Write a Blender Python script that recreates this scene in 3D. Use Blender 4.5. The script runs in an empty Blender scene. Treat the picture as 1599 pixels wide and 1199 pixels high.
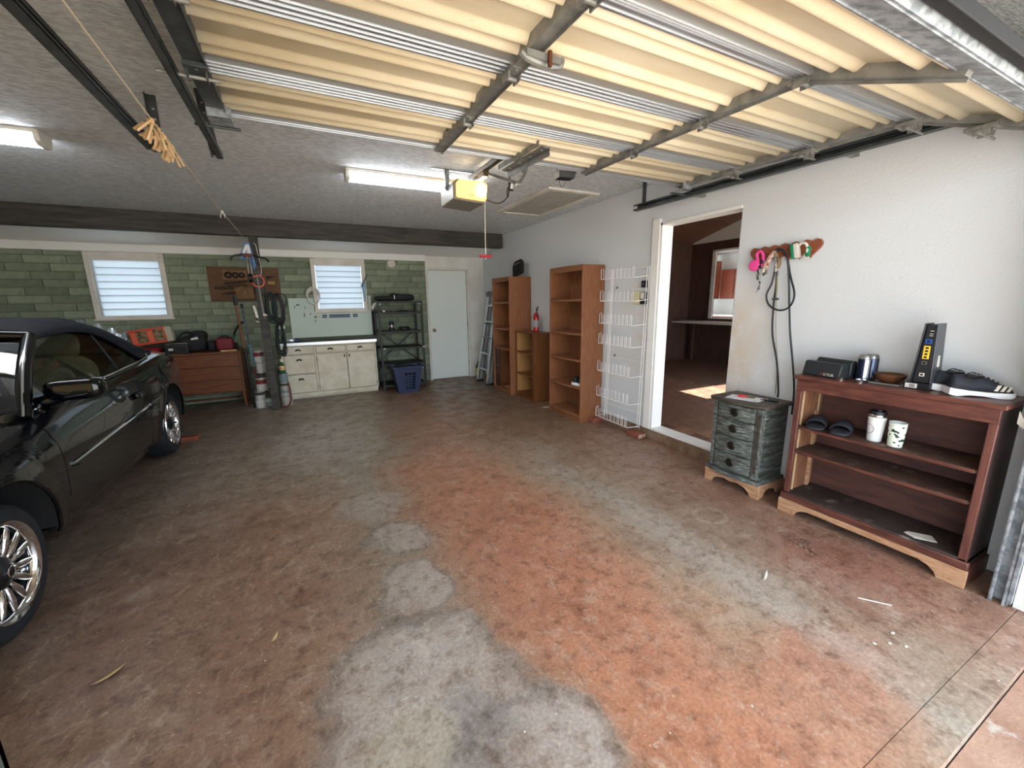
import bpy, bmesh, math, random
from mathutils import Vector, Matrix, Euler
PI = math.pi
sc = bpy.context.scene
col = sc.collection
random.seed(7)

# ------------------------------------------------------------------ camera
YAW, PITCH, ROLL, F_PX = 0.46612, 0.20306, -0.01418, 631.6
fw = Vector((math.sin(YAW)*math.cos(PITCH), math.cos(YAW)*math.cos(PITCH), -math.sin(PITCH)))
rt = Vector((math.cos(YAW), -math.sin(YAW), 0)); up = rt.cross(fw)
r2 = math.cos(ROLL)*rt + math.sin(ROLL)*up; u2 = -math.sin(ROLL)*rt + math.cos(ROLL)*up
cam = bpy.data.cameras.new('camera'); cam.sensor_width = 36; cam.sensor_fit = 'HORIZONTAL'
cam.lens = F_PX*36/1599; cam.clip_start = 0.02; cam.clip_end = 200
camo = bpy.data.objects.new('camera', cam); col.objects.link(camo)
mw = Matrix.Identity(4)
for i in range(3):
    mw[i][0] = r2[i]; mw[i][1] = u2[i]; mw[i][2] = -fw[i]
mw[0][3], mw[1][3], mw[2][3] = 0, 0, 1.48
camo.matrix_world = mw
sc.camera = camo
# ------------------------------------------------------------------ sky, sun, exposure
w = bpy.data.worlds.new('sky'); sc.world = w; w.use_nodes = True
bg = w.node_tree.nodes['Background']
bg.inputs[0].default_value = (0.80, 0.90, 1.0, 1); bg.inputs[1].default_value = 3.6
sun = bpy.data.lights.new('sun', 'SUN'); sun.energy = 13.0; sun.angle = 0.009; sun.color = (1.0, 0.96, 0.90)
suno = bpy.data.objects.new('sun', sun); col.objects.link(suno)
SUN_DIR = Vector((0.35, -0.16, 0.87)).normalized()
suno.rotation_euler = SUN_DIR.to_track_quat('Z', 'Y').to_euler()
suno.location = (6, -4, 12)
sc.view_settings.view_transform = 'Standard'; sc.view_settings.look = 'None'
sc.view_settings.gamma = 1; sc.view_settings.use_curve_mapping = False
sc.view_settings.exposure = 0.85

# ------------------------------------------------------------------ mesh helpers
LOC = {}
class B:
    def __init__(s, m=None):
        s.v = []; s.f = []; s.fm = []; s.m = m or Matrix.Identity(4); s.mi = 0
    def add(s, vs, fs):
        o = len(s.v)
        s.v += [s.m @ Vector(p) for p in vs]
        for f in fs:
            s.f.append([o+i for i in f]); s.fm.append(s.mi)
        return s
    def box(s, x0, x1, y0, y1, z0, z1):
        return s.add([(x0,y0,z0),(x1,y0,z0),(x1,y1,z0),(x0,y1,z0),(x0,y0,z1),(x1,y0,z1),(x1,y1,z1),(x0,y1,z1)],
              [(0,3,2,1),(4,5,6,7),(0,1,5,4),(1,2,6,5),(2,3,7,6),(3,0,4,7)])
    def hexa(s, p):   # 8 points: bottom quad then top quad
        return s.add(p, [(0,3,2,1),(4,5,6,7),(0,1,5,4),(1,2,6,5),(2,3,7,6),(3,0,4,7)])
    def bar(s, p0, p1, w, h, upv=(0,0,1)):
        p0 = Vector(p0); p1 = Vector(p1); d = (p1-p0).normalized(); u = Vector(upv)
        sd = d.cross(u)
        if sd.length < 1e-4: sd = d.cross(Vector((1,0,0)))
        sd.normalize(); u = sd.cross(d).normalized()
        a = sd*w/2; b = u*h/2
        return s.hexa([p0-a-b, p0+a-b, p1+a-b, p1-a-b, p0-a+b, p0+a+b, p1+a+b, p1-a+b])
    def ring(s, c, ax1, ax2, r, n):
        return [Vector(c)+ax1*(r*math.cos(2*PI*i/n))+ax2*(r*math.sin(2*PI*i/n)) for i in range(n)]
    def loft(s, rings, caps=True, closed=True, wrap=False):
        n = len(rings[0]); vs = [p for r in rings for p in r]; fs = []
        m = len(rings)
        for j in range(m if wrap else m-1):
            k = (j+1) % m
            for i in range(n if closed else n-1):
                i2 = (i+1) % n
                fs.append((j*n+i, j*n+i2, k*n+i2, k*n+i))
        if caps and not wrap:
            fs.append(tuple(range(n-1, -1, -1))); fs.append(tuple((m-1)*n+i for i in range(n)))
        return s.add(vs, fs)
    def cyl(s, p0, p1, r0, r1=None, n=12, caps=True):
        r1 = r0 if r1 is None else r1
        p0 = Vector(p0); p1 = Vector(p1); d = (p1-p0).normalized()
        a = d.cross(Vector((0,0,1)) if abs(d.z) < .9 else Vector((1,0,0))).normalized(); b = d.cross(a)
        return s.loft([s.ring(p0,a,b,r0,n), s.ring(p1,a,b,r1,n)], caps)
    def tube(s, pts, r, n=8, closed=False):
        pts = [Vector(p) for p in pts]; m = len(pts)
        rr = r if isinstance(r, (list, tuple)) else [r]*m
        rings = []; a = None
        for i in range(m):
            if closed: d = pts[(i+1) % m]-pts[i-1]
            else: d = pts[min(i+1,m-1)]-pts[max(i-1,0)]
            d.normalize()
            if a is None:
                a = d.cross(Vector((0,0,1)) if abs(d.z) < .9 else Vector((1,0,0)))
            else:
                a = a - d*a.dot(d)
            a.normalize(); b = d.cross(a)
            rings.append(s.ring(pts[i], a, b, rr[i], n))
        return s.loft(rings, True, True, closed)
    def lathe(s, prof, c=(0,0,0), axis='z', n=24, ang=2*PI, caps=False):
        c = Vector(c); ax = {'z': (Vector((1,0,0)),Vector((0,1,0)),Vector((0,0,1))), 'x': (Vector((0,1,0)),Vector((0,0,1)),Vector((1,0,0))),
              'y': (Vector((0,0,1)),Vector((1,0,0)),Vector((0,1,0)))}[axis]
        rings = [[c+ax[0]*(r*math.cos(2*PI*i/n))+ax[1]*(r*math.sin(2*PI*i/n))+ax[2]*h for i in range(n)] for r, h in prof]
        return s.loft(rings, caps)
    def prism(s, pts, axis, a0, a1):
        f = {'x': lambda p, a: (a, p[0], p[1]), 'y': lambda p, a: (p[0], a, p[1]), 'z': lambda p, a: (p[0], p[1], a)}[axis]
        return s.loft([[Vector(f(p,a0)) for p in pts], [Vector(f(p,a1)) for p in pts]])
    def sphere(s, c, rx, ry=None, rz=None, nu=16, nv=10):
        ry = ry or rx; rz = rz or rx; c = Vector(c)
        rings = []
        for j in range(nv+1):
            t = PI*j/nv; q = max(math.sin(t), 1e-3)
            rings.append([c+Vector((rx*q*math.cos(2*PI*i/nu), ry*q*math.sin(2*PI*i/nu), -rz*math.cos(t))) for i in range(nu)])
        return s.loft(rings)
    def sbox(s, c, sx, sy, sz, e=.35, nu=24, nv=12):   # soft pillow box
        c = Vector(c); g = lambda v: math.copysign(abs(v)**e, v); rings = []
        for j in range(nv+1):
            t = -PI/2+PI*j/nv
            ct = max(g(math.cos(t)), 1e-3)
            rings.append([c+Vector((sx/2*ct*g(math.cos(2*PI*i/nu)), sy/2*ct*g(math.sin(2*PI*i/nu)), sz/2*g(math.sin(t)))) for i in range(nu)])
        return s.loft(rings)
    def grid(s, fn, nu, nv):
        vs = [fn(i/nu, j/nv) for j in range(nv+1) for i in range(nu+1)]
        fs = [(j*(nu+1)+i, j*(nu+1)+i+1, (j+1)*(nu+1)+i+1, (j+1)*(nu+1)+i) for j in range(nv) for i in range(nu)]
        return s.add(vs, fs)
    def mesh(s, name, org, mats, smooth=40, recalc=True):
        me = bpy.data.meshes.new(name)
        me.from_pydata([tuple(p-org) for p in s.v], [], s.f)
        for m in mats: me.materials.append(m)
        if len(mats) > 1: me.polygons.foreach_set('material_index', s.fm)
        if recalc:
            bm = bmesh.new(); bm.from_mesh(me); bmesh.ops.recalc_face_normals(bm, faces=bm.faces); bm.to_mesh(me); bm.free()
        if smooth:
            me.shade_smooth(); me.set_sharp_from_angle(angle=math.radians(smooth))
        me.update()
        return me
    def build(s, name, mat, parent=None, smooth=40, bevel=0, label=None, cat=None, group=None, kind=None, solid=0, recalc=True, subd=0):
        mats = mat if isinstance(mat, (list, tuple)) else [mat]
        if parent is not None: org = LOC[parent]
        else:
            lo = [min(p[i] for p in s.v) for i in range(3)]; hi = [max(p[i] for p in s.v) for i in range(3)]
            org = Vector(((lo[0]+hi[0])/2, (lo[1]+hi[1])/2, lo[2]))
            if kind == 'structure': org = Vector((0,0,0))
        o = bpy.data.objects.new(name, s.mesh(name, org, mats, smooth, recalc)); col.objects.link(o)
        LOC[o] = org
        if parent is not None: o.parent = parent
        else: o.location = org
        if solid:
            md = o.modifiers.new('thick', 'SOLIDIFY'); md.thickness = solid; md.offset = 0
        if subd:
            md = o.modifiers.new('sub', 'SUBSURF'); md.levels = subd; md.render_levels = subd
        if bevel:
            md = o.modifiers.new('bevel', 'BEVEL'); md.width = bevel; md.segments = 2; md.limit_method = 'ANGLE'; md.angle_limit = math.radians(40)
        if label: o['label'] = label
        if cat: o['category'] = cat
        if group: o['group'] = group
        if kind: o['kind'] = kind
        return o
def T(name, label, cat, loc, group=None, kind=None):
    o = bpy.data.objects.new(name, None); col.objects.link(o); o.location = loc; o.empty_display_size = .05
    LOC[o] = Vector(loc)
    if label: o['label'] = label
    if cat: o['category'] = cat
    if group: o['group'] = group
    if kind: o['kind'] = kind
    return o
def S(name, b, mat, **k):      # a piece of the setting
    return b.build(name, mat, kind='structure', **k)
def copy_tree(o, loc=None, label=None, rotz=None, parent=None):
    c = o.copy(); col.objects.link(c)
    if parent is not None: c.parent = parent
    if loc is not None: c.location = loc
    if rotz is not None: c.rotation_euler = (0,0,rotz)
    if label: c['label'] = label
    for ch in [x for x in list(bpy.data.objects) if x.parent == o]: copy_tree(ch, parent=c)
    return c
def text_mesh(txt, size):
    cu = bpy.data.curves.new('t', 'FONT'); cu.body = txt; cu.size = size; cu.align_x = 'CENTER'; cu.align_y = 'CENTER'
    cu.extrude = .0006; cu.resolution_u = 3
    o = bpy.data.objects.new('t', cu); col.objects.link(o)
    dg = bpy.context.evaluated_depsgraph_get()
    me = bpy.data.meshes.new_from_object(o.evaluated_get(dg))
    vs = [v.co.copy() for v in me.vertices]; fs = [tuple(p.vertices) for p in me.polygons]
    bpy.data.objects.remove(o); bpy.data.curves.remove(cu); bpy.data.meshes.remove(me)
    return vs, fs
def lerp(a, b, t): return a+(b-a)*t
def interp(x, tab):
    if x <= tab[0][0]: return tab[0][1]
    for (a, va), (b, vb) in zip(tab, tab[1:]):
        if x <= b:
            t = (x-a)/(b-a); return va+(vb-va)*t
    return tab[-1][1]
def sinterp(x, tab):   # smooth (Catmull-Rom) interpolation
    n = len(tab)
    if x <= tab[0][0]: return tab[0][1]
    if x >= tab[-1][0]: return tab[-1][1]
    for i in range(n-1):
        if x <= tab[i+1][0]:
            x0, y0 = tab[i]; x1, y1 = tab[i+1]; h = x1-x0; t = (x-x0)/h
            m0 = (y1-tab[i-1][1])/(x1-tab[i-1][0]) if i > 0 else (y1-y0)/h
            m1 = (tab[i+2][1]-y0)/(tab[i+2][0]-x0) if i+2 < n else (y1-y0)/h
            return (2*t**3-3*t*t+1)*y0+(t**3-2*t*t+t)*h*m0+(-2*t**3+3*t*t)*y1+(t**3-t*t)*h*m1
def smooth_path(pts, k=6):
    pts = [Vector(p) for p in pts]; out = []
    for i in range(len(pts)-1):
        p0 = pts[max(i-1,0)]; p1 = pts[i]; p2 = pts[i+1]; p3 = pts[min(i+2,len(pts)-1)]
        for j in range(k):
            t = j/k
            out.append(.5*((2*p1)+(-p0+p2)*t+(2*p0-5*p1+4*p2-p3)*t*t+(-p0+3*p1-3*p2+p3)*t**3))
    out.append(pts[-1]); return out

# ------------------------------------------------------------------ materials
def lin(c):
    if max(c) > 1.0001 or isinstance(c[0], int): c = [x/255 for x in c]
    return tuple((x/12.92 if x <= .04045 else ((x+.055)/1.055)**2.4) for x in c[:3]) + (1,)
MATS = {}
def M(name, c, rough=.5, metal=0, c2=None, scale=6, stretch=(1,1,1), lo=.38, hi=.62, bump=0, bscale=80, bst=None, coat=0, rnd=0, trans=0, ior=1.45, emit=0, spec=.5, c3=None, s3=20, lo3=.6, hi3=.68, rough2=None, detail=6, translucent=0, bdist=.01):
    m = bpy.data.materials.new(name); m.use_nodes = True; nt = m.node_tree; N = nt.nodes; Lk = nt.links
    p = N['Principled BSDF']
    p.inputs['Roughness'].default_value = rough; p.inputs['Metallic'].default_value = metal
    p.inputs['Specular IOR Level'].default_value = spec
    p.inputs['Coat Weight'].default_value = coat; p.inputs['Coat Roughness'].default_value = .03
    p.inputs['Transmission Weight'].default_value = trans; p.inputs['IOR'].default_value = ior
    p.inputs['Base Color'].default_value = lin(c)
    tc = N.new('ShaderNodeTexCoord')
    out = None
    def noise(sca, st):
        mp = N.new('ShaderNodeMapping'); mp.inputs['Scale'].default_value = st; Lk.new(tc.outputs['Object'], mp.inputs['Vector'])
        n = N.new('ShaderNodeTexNoise'); n.inputs['Scale'].default_value = sca; n.inputs['Detail'].default_value = detail; n.inputs['Roughness'].default_value = .6
        Lk.new(mp.outputs[0], n.inputs['Vector']); return n
    def mask(n, a, b):
        r = N.new('ShaderNodeMapRange'); r.inputs['From Min'].default_value = a; r.inputs['From Max'].default_value = b; Lk.new(n.outputs['Fac'], r.inputs['Value']); return r.outputs[0]
    def mix(f, a, b):
        x = N.new('ShaderNodeMix'); x.data_type = 'RGBA'; Lk.new(f, x.inputs['Factor'])
        for v, k in ((a,'A'),(b,'B')):
            s_ = [i for i in x.inputs if i.name == k and i.type == 'RGBA'][0]
            if isinstance(v, tuple): s_.default_value = v
            else: Lk.new(v, s_)
        return [o for o in x.outputs if o.type == 'RGBA'][0]
    if c2 is not None:
        f1 = mask(noise(scale, stretch), lo, hi); out = mix(f1, lin(c), lin(c2))
        if rough2 is not None:
            r = N.new('ShaderNodeMapRange'); r.inputs['To Min'].default_value = rough; r.inputs['To Max'].default_value = rough2; Lk.new(f1, r.inputs['Value']); Lk.new(r.outputs[0], p.inputs['Roughness'])
    if c3 is not None:
        out = mix(mask(noise(s3, stretch), lo3, hi3), out if out is not None else lin(c), lin(c3))
    if rnd:
        oi = N.new('ShaderNodeObjectInfo'); hs = N.new('ShaderNodeHueSaturation')
        r = N.new('ShaderNodeMapRange'); r.inputs['To Min'].default_value = 1-rnd; r.inputs['To Max'].default_value = 1+rnd
        Lk.new(oi.outputs['Random'], r.inputs['Value']); Lk.new(r.outputs[0], hs.inputs['Value'])
        if out is None: hs.inputs['Color'].default_value = lin(c)
        else: Lk.new(out, hs.inputs['Color'])
        out = hs.outputs[0]
    if out is not None: Lk.new(out, p.inputs['Base Color'])
    if bump:
        bn = noise(bscale, bst or (1,1,1)); bp = N.new('ShaderNodeBump'); bp.inputs['Strength'].default_value = bump; bp.inputs['Distance'].default_value = bdist
        Lk.new(bn.outputs['Fac'], bp.inputs['Height']); Lk.new(bp.outputs[0], p.inputs['Normal'])
    if emit:
        p.inputs['Emission Color'].default_value = lin(c); p.inputs['Emission Strength'].default_value = emit
    if translucent:
        tr = N.new('ShaderNodeBsdfTranslucent'); tr.inputs[0].default_value = lin(c)
        mx = N.new('ShaderNodeMixShader'); mx.inputs[0].default_value = translucent
        Lk.new(p.outputs[0], mx.inputs[1]); Lk.new(tr.outputs[0], mx.inputs[2]); Lk.new(mx.outputs[0], N['Material Output'].inputs[0])
    MATS[name] = m
    return m
def glass(name, tint, rough=0.0, refl=.1):   # thin clear pane: see-through with a surface reflection
    m = bpy.data.materials.new(name); m.use_nodes = True; nt = m.node_tree; N = nt.nodes; Lk = nt.links
    N.remove(N['Principled BSDF'])
    t = N.new('ShaderNodeBsdfTransparent'); t.inputs[0].default_value = lin(tint)
    g = N.new('ShaderNodeBsdfGlossy'); g.inputs['Roughness'].default_value = rough
    fr = N.new('ShaderNodeFresnel'); fr.inputs[0].default_value = 1.5
    mx = N.new('ShaderNodeMixShader'); Lk.new(fr.outputs[0], mx.inputs[0]); Lk.new(t.outputs[0], mx.inputs[1]); Lk.new(g.outputs[0], mx.inputs[2])
    Lk.new(mx.outputs[0], N['Material Output'].inputs[0]); return m

white = M('white_paint', (226,226,222), .55, c2=(214,212,204), scale=3, bump=.12, bscale=40)
ceil_m = M('popcorn_ceiling', (226,230,234), .9, c2=(194,198,202), scale=26, stretch=(.8,2.2,1), lo=.42, hi=.6, bump=.9, bscale=42, bst=(.7,2.2,1), bdist=.02)
soffit_m = M('soffit_paint', (234,236,236), .8, bump=.1, bscale=30)
fascia_m = M('fascia_paint', (232,232,228), .6)
beam_m = M('dark_beam', (72,68,62), .65, c2=(48,45,42), scale=5, stretch=(.6,6,6), bump=.25, bscale=10, bst=(.5,8,8))
brick_m = M('green_brick', (142,150,128), .85, c2=(112,124,104), scale=5, bump=.3, bscale=40, rnd=.22)
mortar_m = M('green_mortar', (98,108,92), .95, bump=.2, bscale=60)
trim_m = M('trim_white', (222,218,210), .5, c2=(205,198,186), scale=4)
trim_dirty = M('trim_worn_white', (236,235,232), .5, c2=(214,204,186), scale=7, lo=.58, hi=.8)
concrete_curb = M('concrete_curb', (140,118,98), .9, c2=(110,84,64), scale=7, bump=.3, bscale=50)
drive_m = M('driveway_concrete', (206,198,186), .9, c2=(190,184,172), scale=2.2, bump=.5, bscale=45, c3=(214,208,198), s3=9)
jalousie = M('frosted_louver', (186,190,192), .25, translucent=.8, rnd=.12)
alu = M('aluminium', (196,199,203), .36, .85)
galv = M('galvanised_steel', (172,178,184), .45, .4, c2=(124,130,136), scale=22, lo=.42, hi=.58)
dgalv = M('dull_steel', (150,150,146), .45, .35, c2=(118,119,117), scale=12)
bsteel = M('black_steel', (78,84,86), .45, .3, c2=(58,63,65), scale=12)
black = M('black_plastic', (24,24,26), .45)
blackm = M('black_matte', (30,30,31), .8, bump=.2, bscale=90)
rubber = M('rubber', (26,27,29), .75, bump=.1, bscale=60)
chrome = M('chrome', (225,226,228), .08, 1)
brass = M('aged_brass', (120,104,80), .4, .8)
rust_m = M('rusty_metal', (110,64,44), .7, .4)
fiber = M('fibreglass_panel', (234,222,196), .55, c2=(222,206,174), scale=1.6, stretch=(1,3,3), c3=(206,182,142), s3=60, lo3=.66, hi3=.72, bump=.05, bscale=90, spec=.3)
oak = M('oak_veneer', (150,100,68), .42, c2=(120,74,46), scale=16, stretch=(9,9,.55), lo=.36, hi=.66, bump=.06, bscale=30, bst=(9,9,.5))
oak_h = M('oak_veneer_shelf', (148,98,66), .42, c2=(116,72,46), scale=16, stretch=(9,.55,9), lo=.36, hi=.66)
oak_d = M('oak_dark', (124,76,38), .4, c2=(92,52,24), scale=14, stretch=(9,9,.5), lo=.36, hi=.66)
oak_l = M('oak_inner', (180,136,84), .5, c2=(160,114,66), scale=14, stretch=(9,9,.5))
cherry = M('red_brown_stain', (104,62,52), .4, c2=(76,44,38), scale=7, stretch=(6,1,6), c3=(160,100,72), s3=30, lo3=.66, hi3=.74)
cherry_v = M('red_brown_stain_upright', (102,62,53), .42, c2=(80,46,40), scale=7, stretch=(6,6,.8), c3=(158,98,70), s3=26, lo3=.66, hi3=.74)
cherry_d = M('dark_back_panel', (92,58,50), .6, c2=(70,45,40), scale=5, stretch=(5,1,5))
dusty = M('dusty_board', (92,66,54), .7, c2=(66,46,40), scale=5, c3=(128,112,102), s3=12, lo3=.55, hi3=.72)
rawwood = M('bare_wood', (192,152,120), .6, c2=(160,118,86), scale=8, stretch=(6,1,6), c3=(110,68,42), s3=9, lo3=.62, hi3=.7)
oakside = M('worn_inner_side', (140,96,70), .55, c2=(112,74,54), scale=8, stretch=(6,6,.7))
teal = M('distressed_teal', (98,103,99), .55, c2=(56,57,55), scale=12, stretch=(4,.7,9), lo=.42, hi=.58, c3=(152,164,156), s3=16, lo3=.54, hi3=.68, bump=.2, bscale=30, bst=(5,1,7))
teal_body = M('distressed_teal_side', (88,94,90), .55, c2=(50,51,49), scale=8, stretch=(.9,.9,7), lo=.42, hi=.58, c3=(136,148,140), s3=9, lo3=.58, hi3=.72)
teal_top = M('distressed_dark_top', (84,76,68), .5, c2=(62,54,49), scale=8, stretch=(5,1,5))
pine = M('light_wood', (222,190,148), .6, c2=(204,168,122), scale=14, stretch=(1,1,1))
walnut = M('dresser_wood', (116,66,36), .45, c2=(92,50,27), scale=9, stretch=(.7,6,6), bump=.05, bscale=30)
cabw = M('chipped_cream_paint', (214,208,190), .5, c2=(198,190,166), scale=5, c3=(150,116,78), s3=9, lo3=.64, hi3=.78)
pegm = M('pegboard_paint', (212,226,214), .6)
blackshelf = M('dark_metal_rack', (46,46,44), .5, .4, c2=(34,34,33), scale=12)
# ------------------------------------------------------------------ floor material: stained garage concrete (stains have their own shapes)
def floor_material():
    m = bpy.data.materials.new('stained_concrete'); m.use_nodes = True; nt = m.node_tree; N = nt.nodes; Lk = nt.links
    p = N['Principled BSDF']; tc = N.new('ShaderNodeTexCoord'); P0 = tc.outputs['Object']
    def noise(scale, detail=5, rough=.6, st=(1,1,1), src=None):
        mp = N.new('ShaderNodeMapping'); mp.inputs['Scale'].default_value = st; Lk.new(src or P0, mp.inputs['Vector'])
        n = N.new('ShaderNodeTexNoise'); n.inputs['Scale'].default_value = scale; n.inputs['Detail'].default_value = detail; n.inputs['Roughness'].default_value = rough
        Lk.new(mp.outputs[0], n.inputs['Vector']); return n
    def math_(op, a, b=None, clamp=False):
        n = N.new('ShaderNodeMath'); n.operation = op; n.use_clamp = clamp
        for i, v in enumerate((a, b)):
            if v is None: continue
            if isinstance(v, (int, float)): n.inputs[i].default_value = v
            else: Lk.new(v, n.inputs[i])
        return n.outputs[0]
    def rng(v, a, b, c=0, d=1, sm=True):
        r = N.new('ShaderNodeMapRange'); r.interpolation_type = 'SMOOTHSTEP' if sm else 'LINEAR'
        for i, x in zip((1,2,3,4), (a,b,c,d)): r.inputs[i].default_value = x
        Lk.new(v, r.inputs[0]); return r.outputs[0]
    def mix(f, a, b, mode='MIX'):
        x = N.new('ShaderNodeMix'); x.data_type = 'RGBA'; x.blend_type = mode
        if isinstance(f, (int, float)): x.inputs['Factor'].default_value = f
        else: Lk.new(f, x.inputs['Factor'])
        for v, k in ((a,'A'),(b,'B')):
            s_ = [i for i in x.inputs if i.name == k and i.type == 'RGBA'][0]
            if isinstance(v, tuple): s_.default_value = v
            else: Lk.new(v, s_)
        return [o for o in x.outputs if o.type == 'RGBA'][0]
    # warped coordinates
    wn = noise(1.6, 5, .6); vm = N.new('ShaderNodeVectorMath'); vm.operation = 'SUBTRACT'; Lk.new(wn.outputs['Color'], vm.inputs[0]); vm.inputs[1].default_value = (.5,.5,.5)
    vs = N.new('ShaderNodeVectorMath'); vs.operation = 'SCALE'; Lk.new(vm.outputs[0], vs.inputs[0]); vs.inputs['Scale'].default_value = .62
    va = N.new('ShaderNodeVectorMath'); va.operation = 'ADD'; Lk.new(P0, va.inputs[0]); Lk.new(vs.outputs[0], va.inputs[1])
    W = va.outputs[0]
    sx = N.new('ShaderNodeSeparateXYZ'); Lk.new(W, sx.inputs[0]); X, Y = sx.outputs[0], sx.outputs[1]
    sr = N.new('ShaderNodeSeparateXYZ'); Lk.new(P0, sr.inputs[0])
    def ell(cx, cy, rx, ry, soft=.25, warp=True):
        a, b = (X, Y) if warp else (sr.outputs[0], sr.outputs[1])
        dx = math_('DIVIDE', math_('SUBTRACT', a, cx), rx); dy = math_('DIVIDE', math_('SUBTRACT', b, cy), ry)
        d = math_('SQRT', math_('ADD', math_('MULTIPLY', dx, dx), math_('MULTIPLY', dy, dy)))
        return d, rng(d, 1-soft, 1+soft, 1, 0)
    def ramp(v, stops, a, b):
        r = N.new('ShaderNodeValToRGB'); e = r.color_ramp.elements
        while len(e) < len(stops): e.new(.5)
        for el, (pos, c) in zip(e, stops): el.position = (pos-a)/(b-a); el.color = lin(c)
        Lk.new(rng(v, a, b, 0, 1, False), r.inputs[0]); return r.outputs[0]
    near = ramp(X, [(-1.6,(116,102,92)),(-.9,(134,102,84)),(-.35,(142,102,78)),(.0,(148,112,88)),(.28,(140,122,102)),(.55,(152,116,90)),(.85,(176,108,72)),(1.25,(182,112,78)),(1.6,(174,138,112)),(1.9,(168,156,142)),(2.2,(160,134,114)),(2.6,(158,112,92)),(3.2,(150,108,86))], -1.6, 3.2)
    far = ramp(X, [(-1.6,(118,100,86)),(-.4,(134,118,102)),(.2,(138,126,112)),(.7,(140,120,100)),(1.3,(146,100,70)),(1.9,(132,94,68)),(2.5,(128,96,72)),(3.2,(130,92,68))], -1.6, 3.2)
    c = mix(rng(Y, 2.6, 4.4), near, far)
    # rusty orange tongues in the middle
    _, o1 = ell(1.0, 2.6, .42, 1.3, .5); c = mix(math_('MULTIPLY', o1, .55), c, lin((172,98,62)))
    _, o2 = ell(1.15, 1.2, .34, .8, .5); c = mix(math_('MULTIPLY', o2, .5), c, lin((190,112,74)))
    _, o3 = ell(1.75, .65, .35, .2, .6); c = mix(math_('MULTIPLY', o3, .6), c, lin((186,104,68)))
    _, o4 = ell(2.55, .95, .3, .35, .6); c = mix(math_('MULTIPLY', o4, .55), c, lin((160,88,72)))
    _, o5 = ell(1.15, 4.6, .4, .5, .6); c = mix(math_('MULTIPLY', o5, .5), c, lin((150,92,62)))
    # grey scoured patches, with darker rims
    patches = [(.27,1.30,.36,.44,1.0),(.38,1.95,.15,.17,.8),(.36,2.42,.16,.20,.7),(.3,2.95,.2,.26,.5),(-.05,4.8,.45,.8,.5),(1.95,1.3,.17,.8,.55),(.45,.85,.3,.3,1.0)]
    for cx, cy, rx, ry, k in patches:
        d, f = ell(cx, cy, rx, ry, .24)
        rim = math_('MULTIPLY', rng(d, .8, 1.0), rng(d, 1.0, 1.2, 1, 0))
        c = mix(math_('MULTIPLY', f, k), c, lin((170,157,149)) if cx < 1 else lin((182,165,154)))
        if k > .65: c = mix(math_('MULTIPLY', rim, .5), c, lin((110,104,98)))
    _, g1 = ell(.36, 1.12, .13, .16, .4); c = mix(math_('MULTIPLY', g1, .6), c, lin((128,124,122)))
    _, g2 = ell(.17, 1.14, .12, .13, .3); c = mix(math_('MULTIPLY', g2, .6), c, lin((168,158,138)))
    # pale ring and dark oil mark near the chest
    d, _f = ell(2.37, 1.68, .11, .10, .2, False); c = mix(math_('MULTIPLY', math_('MULTIPLY', rng(d, .7, .95), rng(d, 1.0, 1.25, 1, 0)), .6), c, lin((190,170,150)))
    _, f = ell(2.59, 1.26, .05, .13, .6); n = noise(60, 3); c = mix(math_('MULTIPLY', math_('MULTIPLY', f, rng(n.outputs['Fac'], .45, .6)), .8), c, lin((50,46,42)))
    # mottling at several sizes
    n1 = noise(3.2, 8, .65); c = mix(rng(n1.outputs['Fac'], .46, .7, 0, .55), c, lin((196,164,138)), 'MULTIPLY')
    n2 = noise(14, 8, .7); c = mix(rng(n2.outputs['Fac'], .46, .7, 0, .8), c, lin((170,146,128)), 'MULTIPLY')
    nst = noise(26, 6, .7, (1,.16,1), W); c = mix(rng(nst.outputs['Fac'], .52, .7, 0, .32), c, lin((206,184,162)))
    nst2 = noise(20, 6, .7, (.2,1,1), W); c = mix(rng(nst2.outputs['Fac'], .55, .72, 0, .35), c, lin((150,124,106)), 'MULTIPLY')
    n2b = noise(9, 8, .7, (1,1,1), W); c = mix(rng(n2b.outputs['Fac'], .5, .75, 0, .35), c, lin((206,190,172)))
    n3 = noise(70, 4, .7); c = mix(rng(n3.outputs['Fac'], .35, .65, 0, .35), c, lin((150,120,100)), 'MULTIPLY')
    n3b = noise(34, 5, .7); c = mix(rng(n3b.outputs['Fac'], .58, .75, 0, .4), c, lin((214,196,176)))
    # chalky splashes and specks
    n4 = noise(4.2, 8, .75, (1,1,1), W); n4b = noise(1.1, 3)
    c = mix(math_('MULTIPLY', rng(n4.outputs['Fac'], .63, .7), rng(n4b.outputs['Fac'], .45, .6, 0, .55)), c, lin((212,204,194)))
    n5 = noise(38, 2, .5); c = mix(rng(n5.outputs['Fac'], .755, .78, 0, .8), c, lin((228,222,212)))
    n6 = noise(26, 2, .5); c = mix(rng(n6.outputs['Fac'], .76, .79, 0, .6), c, lin((60,48,40)))
    hs = N.new('ShaderNodeHueSaturation'); hs.inputs['Saturation'].default_value = .84; hs.inputs['Hue'].default_value = .507; hs.inputs['Value'].default_value = 1.0; Lk.new(c, hs.inputs['Color']); c = hs.outputs[0]
    Lk.new(c, p.inputs['Base Color'])
    rn = noise(5, 6); Lk.new(rng(rn.outputs['Fac'], .35, .65, .28, .55), p.inputs['Roughness'])
    p.inputs['Specular IOR Level'].default_value = .4
    bp = N.new('ShaderNodeBump'); bp.inputs['Strength'].default_value = .22; bp.inputs['Distance'].default_value = .006
    bn = noise(55, 5, .7); bn2 = noise(30, 3, .5, (1,.12,1), W)
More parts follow.
